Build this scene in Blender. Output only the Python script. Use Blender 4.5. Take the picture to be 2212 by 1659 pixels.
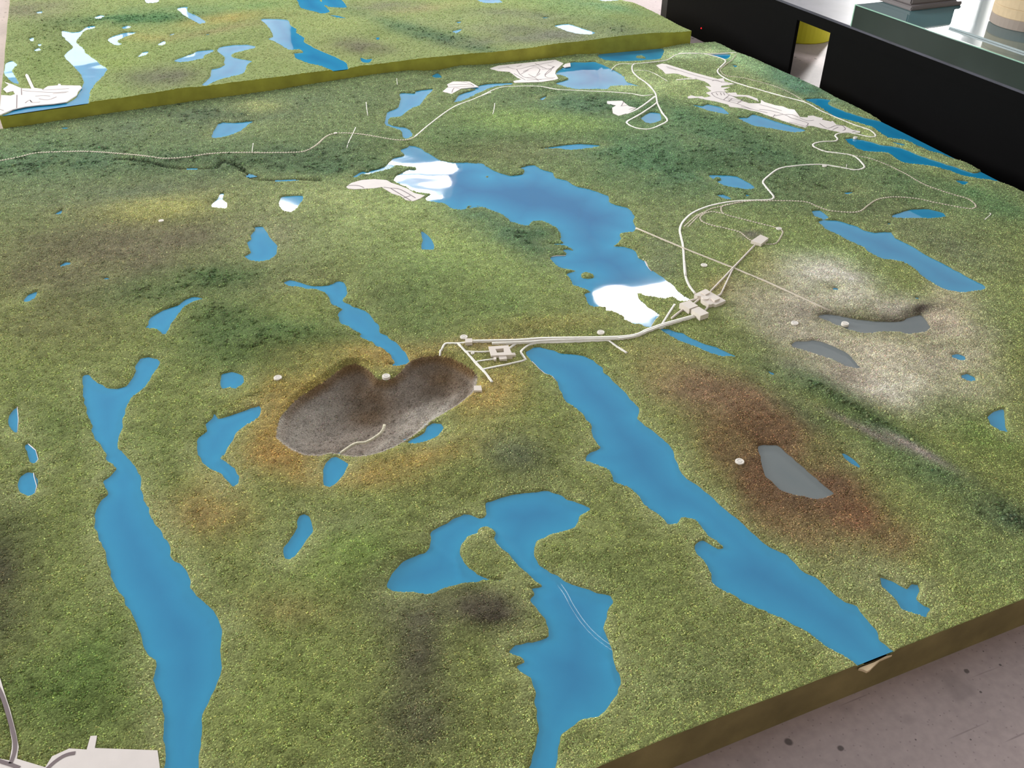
import bpy, bmesh, math, random
import numpy as np
from mathutils import Vector, Matrix
rng = np.random.default_rng(7); random.seed(7)
PI = math.pi
# ------------------------------------------------------------------ clear
for o in list(bpy.data.objects): bpy.data.objects.remove(o)
sc = bpy.context.scene
C = sc.collection

# ------------------------------------------------------------------ camera (2212 x 1659, pinhole)
F, CX, CY = 1978.145, 1106.0, 829.5
CAMZ, ZT, ZF = 1.60, 0.10, 0.163        # camera height, top of the near model, top of the far model
fw = np.array([0.31697259, 0.74699641, -0.58440119])
rt = np.array([0.92247238, -0.38600066, 0.00694275])
up = np.array([0.22039303, 0.54129462, 0.81143518])
cam = bpy.data.cameras.new('camera'); camo = bpy.data.objects.new('camera', cam); C.objects.link(camo)
m = Matrix.Identity(4)
for i in range(3):
    m[i][0], m[i][1], m[i][2] = rt[i], up[i], -fw[i]
m[2][3] = CAMZ
camo.matrix_world = m
cam.sensor_width = 36; cam.lens = 36 * F / 2212; cam.clip_start = 0.02; cam.clip_end = 100
sc.camera = camo

# ------------------------------------------------------------------ world, light, exposure
w = bpy.data.worlds.new('world'); sc.world = w; w.use_nodes = True
bg = w.node_tree.nodes['Background']
bg.inputs[0].default_value = (0.93, 0.97, 1.0, 1); bg.inputs[1].default_value = 0.72

def area(name, loc, target, sx, sy, power, col):
    l = bpy.data.lights.new(name, 'AREA'); l.shape = 'RECTANGLE'; l.size = sx; l.size_y = sy
    l.energy = power; l.color = col
    o = bpy.data.objects.new(name, l); C.objects.link(o); o.location = loc
    d = Vector(target) - Vector(loc); o.rotation_euler = d.to_track_quat('-Z', 'Y').to_euler()
    return o
area('window_daylight_left', (-6.2, 8.0, 2.6), (1.2, 3.2, 0.0), 6.5, 2.6, 1000, (1.0, 0.98, 0.95))

area('window_daylight_right', (11.6, 10.85, 2.5), (4.2, 4.8, 0.0), 0.9, 0.9, 1500, (1.0, 0.99, 0.97))
vs = sc.view_settings
vs.view_transform = 'Standard'; vs.look = 'None'; vs.exposure = 0.0; vs.gamma = 1.0; vs.use_curve_mapping = False

# ------------------------------------------------------------------ pixel <-> place
def rays(px, py):
    px = np.asarray(px, float); py = np.asarray(py, float)
    return fw + rt * ((px - CX) / F)[..., None] - up * ((py - CY) / F)[..., None]
def back(px, py, z):
    d = rays(px, py); t = (np.asarray(z) - CAMZ) / d[..., 2]
    P = d * t[..., None]; P[..., 2] += CAMZ
    return P
def project(x, y, z):
    v = np.stack([x, y, z - CAMZ], -1)
    k = v @ fw
    return CX + F * (v @ rt) / k, CY - F * (v @ up) / k
# patches of the photograph in which outlines were read: origin and pixels per unit
CROP = {}
for k, x, y, wd in [('A',0,0,560),('B',500,0,560),('C',1000,0,560),('D',1652,0,560),('E',1380,80,560),('F',0,380,560),
        ('G',500,380,560),('H',1000,380,560),('I',1652,380,560),('J',0,780,560),('K',500,780,560),('M',1000,780,560),
        ('N',1652,780,560),('O',0,1239,560),('P',800,1150,680),('Q',1532,1150,680),('R1',920,640,480),('R2',1280,560,360),
        ('R3',1400,400,360),('R4',580,750,480),('R5',740,300,300),('R6',1400,100,300),('R7',1640,200,300),('R8',1040,90,400),
        ('S1',1812,0,400),('S3',0,140,300),('S4',0,1440,360),('S6',1660,560,500),('S7',300,0,500),('S8',1840,280,372),('Z',0,0,2212)]:
    CROP[k] = (x, y, wd / 2212.0)
def PX(s):
    out = []; c = CROP['Z']
    for t in s.split():
        if t in CROP: c = CROP[t]
        else:
            a, b = t.split(','); out.append((c[0] + float(a) * c[2], c[1] + float(b) * c[2]))
    return np.array(out)
def ground_poly(s, z):
    p = PX(s); return back(p[:, 0], p[:, 1], np.full(len(p), z))[:, :2]

# ------------------------------------------------------------------ materials
def lin(c):
    r = []
    for v in c[:3]:
        v /= 255.0; r.append(v / 12.92 if v <= 0.04045 else ((v + 0.055) / 1.055) ** 2.4)
    return tuple(r) + (1.0,)
def nd(nt, t, **k):
    n = nt.nodes.new(t)
    for a, b in k.items(): setattr(n, a, b)
    return n
def mat(name, col, rough=0.6, spec=0.5, noise=0.0, nscale=40, bump=0.0, bscale=200, metal=0.0, coat=0.0, emit=None, estr=0.0, dirt=None):
    mt = bpy.data.materials.new(name); mt.use_nodes = True
    nt = mt.node_tree; b = nt.nodes['Principled BSDF']
    b.inputs['Base Color'].default_value = lin(col); b.inputs['Roughness'].default_value = rough
    b.inputs['Specular IOR Level'].default_value = spec; b.inputs['Metallic'].default_value = metal
    b.inputs['Coat Weight'].default_value = coat
    tc = nd(nt, 'ShaderNodeTexCoord')
    if noise > 0:
        n = nd(nt, 'ShaderNodeTexNoise'); n.inputs['Scale'].default_value = nscale; n.inputs['Detail'].default_value = 6
        nt.links.new(tc.outputs['Object'], n.inputs['Vector'])
        mr = nd(nt, 'ShaderNodeMapRange'); mr.inputs['From Min'].default_value = 0.3; mr.inputs['From Max'].default_value = 0.7
        mr.inputs['To Min'].default_value = 1 - noise; mr.inputs['To Max'].default_value = 1 + noise
        nt.links.new(n.outputs['Fac'], mr.inputs['Value'])
        mx = nd(nt, 'ShaderNodeMix', data_type='RGBA', blend_type='MULTIPLY'); mx.inputs['Factor'].default_value = 1
        mx.inputs['A'].default_value = lin(col); nt.links.new(mr.outputs['Result'], mx.inputs['B'])
        nt.links.new(mx.outputs['Result'], b.inputs['Base Color'])
    if bump > 0:
        n2 = nd(nt, 'ShaderNodeTexNoise'); n2.inputs['Scale'].default_value = bscale; n2.inputs['Detail'].default_value = 4
        nt.links.new(tc.outputs['Object'], n2.inputs['Vector'])
        bp = nd(nt, 'ShaderNodeBump'); bp.inputs['Strength'].default_value = bump; bp.inputs['Distance'].default_value = 0.002
        nt.links.new(n2.outputs['Fac'], bp.inputs['Height']); nt.links.new(bp.outputs['Normal'], b.inputs['Normal'])
    if emit:
        b.inputs['Emission Color'].default_value = lin(emit); b.inputs['Emission Strength'].default_value = estr
    return mt

def mat_ground():
    mt = bpy.data.materials.new('painted_scenic_ground'); mt.use_nodes = True
    nt = mt.node_tree; b = nt.nodes['Principled BSDF']; b.inputs['Roughness'].default_value = 0.95; b.inputs['Specular IOR Level'].default_value = 0.12
    at = nd(nt, 'ShaderNodeAttribute', attribute_name='col'); tc = nd(nt, 'ShaderNodeTexCoord')
    n = nd(nt, 'ShaderNodeTexNoise'); n.inputs['Scale'].default_value = 260; n.inputs['Detail'].default_value = 3
    nt.links.new(tc.outputs['Object'], n.inputs['Vector'])
    mr = nd(nt, 'ShaderNodeMapRange'); mr.inputs['From Min'].default_value = 0.3; mr.inputs['From Max'].default_value = 0.7
    mr.inputs['To Min'].default_value = 0.55; mr.inputs['To Max'].default_value = 1.3
    nt.links.new(n.outputs['Fac'], mr.inputs['Value'])
    mx = nd(nt, 'ShaderNodeMix', data_type='RGBA', blend_type='MULTIPLY'); mx.inputs['Factor'].default_value = 1
    nt.links.new(at.outputs['Color'], mx.inputs['A']); nt.links.new(mr.outputs['Result'], mx.inputs['B'])
    nt.links.new(mx.outputs['Result'], b.inputs['Base Color'])
    bp = nd(nt, 'ShaderNodeBump'); bp.inputs['Strength'].default_value = 0.7; bp.inputs['Distance'].default_value = 0.003
    nt.links.new(n.outputs['Fac'], bp.inputs['Height']); nt.links.new(bp.outputs['Normal'], b.inputs['Normal'])
    return mt
def mat_flock():
    mt = bpy.data.materials.new('foam_flocking'); mt.use_nodes = True
    nt = mt.node_tree; b = nt.nodes['Principled BSDF']; b.inputs['Roughness'].default_value = 0.9; b.inputs['Specular IOR Level'].default_value = 0.15
    at = nd(nt, 'ShaderNodeAttribute', attribute_name='col', attribute_type='INSTANCER')
    nt.links.new(at.outputs['Color'], b.inputs['Base Color'])
    return mt
def mat_water(name, deep, shallow, rough=0.03, wav=0.12):
    mt = bpy.data.materials.new(name); mt.use_nodes = True
    nt = mt.node_tree; b = nt.nodes['Principled BSDF']
    b.inputs['Roughness'].default_value = rough; b.inputs['IOR'].default_value = 1.68
    at = nd(nt, 'ShaderNodeAttribute', attribute_name='depth')
    mx = nd(nt, 'ShaderNodeMix', data_type='RGBA'); mx.inputs['A'].default_value = lin(shallow); mx.inputs['B'].default_value = lin(deep)
    nt.links.new(at.outputs['Fac'], mx.inputs['Factor']); nt.links.new(mx.outputs['Result'], b.inputs['Base Color'])
    tc = nd(nt, 'ShaderNodeTexCoord'); n = nd(nt, 'ShaderNodeTexNoise'); n.inputs['Scale'].default_value = 5.0; n.inputs['Detail'].default_value = 1.0
    nt.links.new(tc.outputs['Object'], n.inputs['Vector'])
    bp = nd(nt, 'ShaderNodeBump'); bp.inputs['Strength'].default_value = 1.0; bp.inputs['Distance'].default_value = 0.012 * wav
    nt.links.new(n.outputs['Fac'], bp.inputs['Height']); nt.links.new(bp.outputs['Normal'], b.inputs['Normal'])
    return mt
def mat_floor():
    mt = bpy.data.materials.new('scuffed_concrete_floor'); mt.use_nodes = True
    nt = mt.node_tree; b = nt.nodes['Principled BSDF']; b.inputs['Roughness'].default_value = 0.55; b.inputs['Specular IOR Level'].default_value = 0.3
    tc = nd(nt, 'ShaderNodeTexCoord')
    def noise(s, d=5):
        n = nd(nt, 'ShaderNodeTexNoise'); n.inputs['Scale'].default_value = s; n.inputs['Detail'].default_value = d
        nt.links.new(tc.outputs['Object'], n.inputs['Vector']); return n
    def ramp(src, a, bb, c0, c1):
        r = nd(nt, 'ShaderNodeMapRange'); r.inputs['From Min'].default_value = a; r.inputs['From Max'].default_value = bb
        r.inputs['To Min'].default_value = c0; r.inputs['To Max'].default_value = c1; nt.links.new(src, r.inputs['Value']); return r.outputs['Result']
    def mul(colsock, fac):
        mx = nd(nt, 'ShaderNodeMix', data_type='RGBA', blend_type='MULTIPLY'); mx.inputs['Factor'].default_value = 1
        if isinstance(colsock, tuple): mx.inputs['A'].default_value = colsock
        else: nt.links.new(colsock, mx.inputs['A'])
        nt.links.new(fac, mx.inputs['B']); return mx.outputs['Result']
    c = mul(lin((178, 163, 162)), ramp(noise(3).outputs['Fac'], .3, .7, .86, 1.1))
    c = mul(c, ramp(noise(60, 8).outputs['Fac'], .3, .7, .92, 1.06))
    v = nd(nt, 'ShaderNodeTexVoronoi', voronoi_dimensions='2D'); v.inputs['Scale'].default_value = 11; nt.links.new(tc.outputs['Object'], v.inputs['Vector'])
    sp = nd(nt, 'ShaderNodeSeparateColor'); nt.links.new(v.outputs['Color'], sp.inputs['Color'])
    def mth(op, a, b):
        q = nd(nt, 'ShaderNodeMath', operation=op)
        for i, u in enumerate((a, b)):
            if isinstance(u, (int, float)): q.inputs[i].default_value = u
            else: nt.links.new(u, q.inputs[i])
        return q.outputs[0]
    rad = mth('ADD', mth('MULTIPLY', mth('POWER', sp.outputs[0], 4.0), .11), .004)
    wob = mth('ADD', v.outputs['Distance'], mth('MULTIPLY', mth('SUBTRACT', noise(55, 2).outputs['Fac'], .5), .06))
    c = mul(c, ramp(mth('DIVIDE', wob, rad), .7, 1.1, .32, 1.0))          # dark paint drips
    mp = nd(nt, 'ShaderNodeMapping'); mp.inputs['Rotation'].default_value = (0, 0, .5); mp.inputs['Scale'].default_value = (1.2, 26, 1)
    nt.links.new(tc.outputs['Object'], mp.inputs['Vector']); sc_ = nd(nt, 'ShaderNodeTexNoise'); sc_.inputs['Scale'].default_value = 3; sc_.inputs['Detail'].default_value = 1
    nt.links.new(mp.outputs['Vector'], sc_.inputs['Vector']); c = mul(c, ramp(sc_.outputs['Fac'], .74, .78, 1.0, .7))   # scuffs
    v2 = nd(nt, 'ShaderNodeTexVoronoi', voronoi_dimensions='2D'); v2.inputs['Scale'].default_value = 37; nt.links.new(tc.outputs['Object'], v2.inputs['Vector'])
    c = mul(c, ramp(v2.outputs['Distance'], .03, .08, .72, 1.0))
    n = noise(9, 2); c = mul(c, ramp(n.outputs['Fac'], .62, .7, 1.0, .85))
    nt.links.new(c, b.inputs['Base Color'])
    return mt

M = dict(ground=mat_ground(), flock=mat_flock(),
    water=mat_water('blue_acrylic_water', (14, 108, 160), (34, 144, 188)),
    grey_water=mat_water('grey_tailings_water', (84, 95, 98), (104, 111, 111), 0.2, .1),
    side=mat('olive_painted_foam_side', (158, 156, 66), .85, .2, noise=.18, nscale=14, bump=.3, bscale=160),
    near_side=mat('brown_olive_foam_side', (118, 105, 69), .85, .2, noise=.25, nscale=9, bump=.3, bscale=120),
    card=mat('pale_laser_cut_card', (226, 218, 214), .55, .3, noise=.03, nscale=30),
    groove=mat('engraved_line', (128, 116, 118), .8, .2),
    road=mat('cream_card_road', (234, 230, 220), .6, .3, noise=.05, nscale=60),
    rail=mat('beige_rail_ties', (208, 198, 180), .7, .2),
    ramp=mat('pale_gravel', (196, 190, 168), .9, .1, noise=.25, nscale=180, bump=.6, bscale=300),
    build=mat('white_card_building', (222, 212, 202), .6, .3),
    disc=mat('white_marker_disc', (228, 222, 212), .5, .3),
    black=mat('matt_black_paint', (5, 5, 6), .6, .06, noise=.1, nscale=20),
    black_top=mat('scuffed_black_top', (72, 72, 84), .35, .5, noise=.3, nscale=6),
    post=mat('dark_grey_post', (34, 34, 38), .5, .3),
    glass=mat('dark_green_glass', (42, 51, 47), .3, .3, noise=.12, nscale=5),
    glass_top=mat('teal_glass_top', (70, 104, 108), .05, .7, noise=.08, nscale=3),
    glass_edge=mat('pale_glass_edge', (150, 190, 170), .15, .6),
    sheet=mat('dark_teal_glass_sheet', (62, 98, 104), .06, .7),
    grey=mat('grey_plastic_case', (118, 112, 112), .5, .4),
    kraft=mat('kraft_ring', (206, 184, 150), .7, .2, noise=.06, nscale=30),
    ringgrey=mat('grey_kraft_ring', (158, 146, 136), .7, .2),
    paper=mat('white_paper', (244, 244, 244), .7, .2),
    yellow=mat('yellow_plastic', (238, 234, 60), .45, .4),
    floor=mat_floor(), wall=mat('white_wall', (222, 220, 216), .9, .1), dark=mat('dark_panel_paint', (60, 66, 74), .6, .3),
    frame=mat('window_frame', (200, 200, 200), .5, .3),
    pane=mat('bright_window_pane', (255, 255, 255), .2, .3, emit=(240, 246, 255), estr=1.7),
    pane3=mat('sunlit_window_pane', (255, 255, 255), .2, .3, emit=(250, 252, 255), estr=14.0),
    lamp=mat('lit_tube', (255, 255, 255), .4, .3, emit=(255, 252, 250), estr=55.0),
    lamp_dim=mat('dim_tube', (255, 255, 255), .4, .3, emit=(255, 244, 236), estr=4.5),
    housing=mat('lamp_housing', (190, 190, 190), .5, .3),
    led=mat('red_indicator', (255, 30, 40), .4, .3, emit=(255, 20, 30), estr=3.0))

# ------------------------------------------------------------------ helpers for things
def props(o, label=None, cat=None, group=None, kind=None):
    if label: o['label'] = label
    if cat: o['category'] = cat
    if group: o['group'] = group
    if kind: o['kind'] = kind
    return o
def empty(name, loc=(0, 0, 0)):
    o = bpy.data.objects.new(name, None); C.objects.link(o); o.location = loc; o.empty_display_size = .1; return o
def link(name, me, mt, parent=None):
    o = bpy.data.objects.new(name, me); C.objects.link(o)
    if mt is not None and not me.materials: me.materials.append(mt)
    if parent is not None:
        o.parent = parent; o.matrix_parent_inverse = Matrix.Translation(-Vector(parent_origin(parent)))
    return o
def parent_origin(p):
    v = Vector(p.location); q = p.parent
    return tuple(v) if q is None else tuple(v)      # parts sit at the world origin, so only the root's place counts
def mesh(name, verts, faces):
    me = bpy.data.meshes.new(name); me.from_pydata([tuple(map(float, v)) for v in verts], [], [tuple(map(int, f)) for f in faces]); me.update(); return me
def np_mesh(name, V, Q):
    """V (n,3), Q (k,4) quads, fast"""
    me = bpy.data.meshes.new(name); me.vertices.add(len(V)); me.vertices.foreach_set('co', np.ascontiguousarray(V, np.float32).ravel())
    k = Q.shape[1]
    me.loops.add(Q.size); me.loops.foreach_set('vertex_index', np.ascontiguousarray(Q, np.int32).ravel())
    me.polygons.add(len(Q)); me.polygons.foreach_set('loop_start', np.arange(0, Q.size, k, dtype=np.int32))
    me.polygons.foreach_set('loop_total', np.full(len(Q), k, np.int32))
    me.update(calc_edges=True); me.validate(); return me
def box_bm(bm, x0, x1, y0, y1, z0, z1, bev=0.0):
    vs_ = [bm.verts.new((x, y, z)) for z in (z0, z1) for x, y in ((x0, y0), (x1, y0), (x1, y1), (x0, y1))]
    for f in ((3, 2, 1, 0), (4, 5, 6, 7), (0, 1, 5, 4), (1, 2, 6, 5), (2, 3, 7, 6), (3, 0, 4, 7)): bm.faces.new([vs_[i] for i in f])
    if bev > 0: bmesh.ops.bevel(bm, geom=list(bm.edges), offset=bev, segments=2, affect='EDGES')
def bm_obj(name, bm, mt, parent=None):
    me = bpy.data.meshes.new(name); bmesh.ops.recalc_face_normals(bm, faces=list(bm.faces)); bm.to_mesh(me); bm.free(); return link(name, me, mt, parent)
def box(name, x0, x1, y0, y1, z0, z1, mt, parent=None, bev=0.0):
    bm = bmesh.new(); box_bm(bm, x0, x1, y0, y1, z0, z1, bev); return bm_obj(name, bm, mt, parent)
def prism(name, pts, z0, z1, mt, parent=None, hole=None):
    """upright prism on an outline (n,2); z0, z1 bottom and top"""
    from mathutils.geometry import tessellate_polygon
    loops = [[Vector((p[0], p[1], 0)) for p in pts]]
    if hole is not None: loops.append([Vector((p[0], p[1], 0)) for p in hole])
    tris = tessellate_polygon(loops); allp = [v for l in loops for v in l]; n = len(allp)
    V = [(v.x, v.y, z0) for v in allp] + [(v.x, v.y, z1) for v in allp]
    Fc = []
    for t in tris:
        a, b, c = t
        cr = (allp[b] - allp[a]).cross(allp[c] - allp[a]).z
        if cr < 0: a, c = c, a
        Fc.append((a + n, b + n, c + n)); Fc.append((c, b, a))
    off = 0
    for l in loops:
        k = len(l)
        for i in range(k): j = (i + 1) % k; Fc.append((off + i, off + j, off + j + n, off + i + n))
        off += k
    me = mesh(name, V, Fc)
    bm = bmesh.new(); bm.from_mesh(me); bmesh.ops.recalc_face_normals(bm, faces=list(bm.faces)); bm.to_mesh(me); bm.free()
    return link(name, me, mt, parent)

# ------------------------------------------------------------------ value noise
def vnoise(x, y, scale, seed):
    r = np.random.default_rng(seed); T = r.random((256, 256))
    u = np.asarray(x) * scale + 77.3; v = np.asarray(y) * scale + 31.7
    i = np.floor(u).astype(int); j = np.floor(v).astype(int); a = u - i; b = v - j
    a = a * a * (3 - 2 * a); b = b * b * (3 - 2 * b); i %= 256; j %= 256; i1 = (i + 1) % 256; j1 = (j + 1) % 256
    return (T[i, j] * (1 - a) + T[i1, j] * a) * (1 - b) + (T[i, j1] * (1 - a) + T[i1, j1] * a) * b
def fbm(x, y, scale, seed, octs=3):
    s = 0; a = 1; t = 0
    for k in range(octs): s = s + a * vnoise(x, y, scale * 2 ** k, seed + k); t += a; a *= .5
    return s / t
def sstep(t):
    t = np.clip(t, 0, 1); return t * t * (3 - 2 * t)
def poly_sdf(P, x, y):
    """signed distance to polygon, positive outside"""
    d2 = np.full(x.shape, 1e9); ins = np.zeros(x.shape, bool)
    n = len(P)
    for i in range(n):
        ax, ay = P[i]; bx, by = P[(i + 1) % n]; ex, ey = bx - ax, by - ay; L = ex * ex + ey * ey + 1e-12
        t = np.clip(((x - ax) * ex + (y - ay) * ey) / L, 0, 1)
        d2 = np.minimum(d2, (x - ax - t * ex) ** 2 + (y - ay - t * ey) ** 2)
        c = (ay > y) != (by > y)
        if ey != 0: ins ^= c & (x < ex * (y - ay) / ey + ax)
    return np.where(ins, -1, 1) * np.sqrt(d2)
def soften(P, ragged, seed):
    """resample an outline finely and round it off a little"""
    out = []
    n = len(P)
    for i in range(n):
        p0, p1, p2, p3 = P[i - 1], P[i], P[(i + 1) % n], P[(i + 2) % n]
        L = np.hypot(*(p2 - p1)); k = int(np.clip(L / .018, 1, 10))
        for t in np.arange(k) / k:
            q = .5 * (2 * p1 + (p2 - p0) * t + (2 * p0 - 5 * p1 + 4 * p2 - p3) * t * t + (3 * p1 - p0 - 3 * p2 + p3) * t ** 3)
            l = p1 + (p2 - p1) * t
            out.append(.6 * q + .4 * l)
    return np.array(out)

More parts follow.
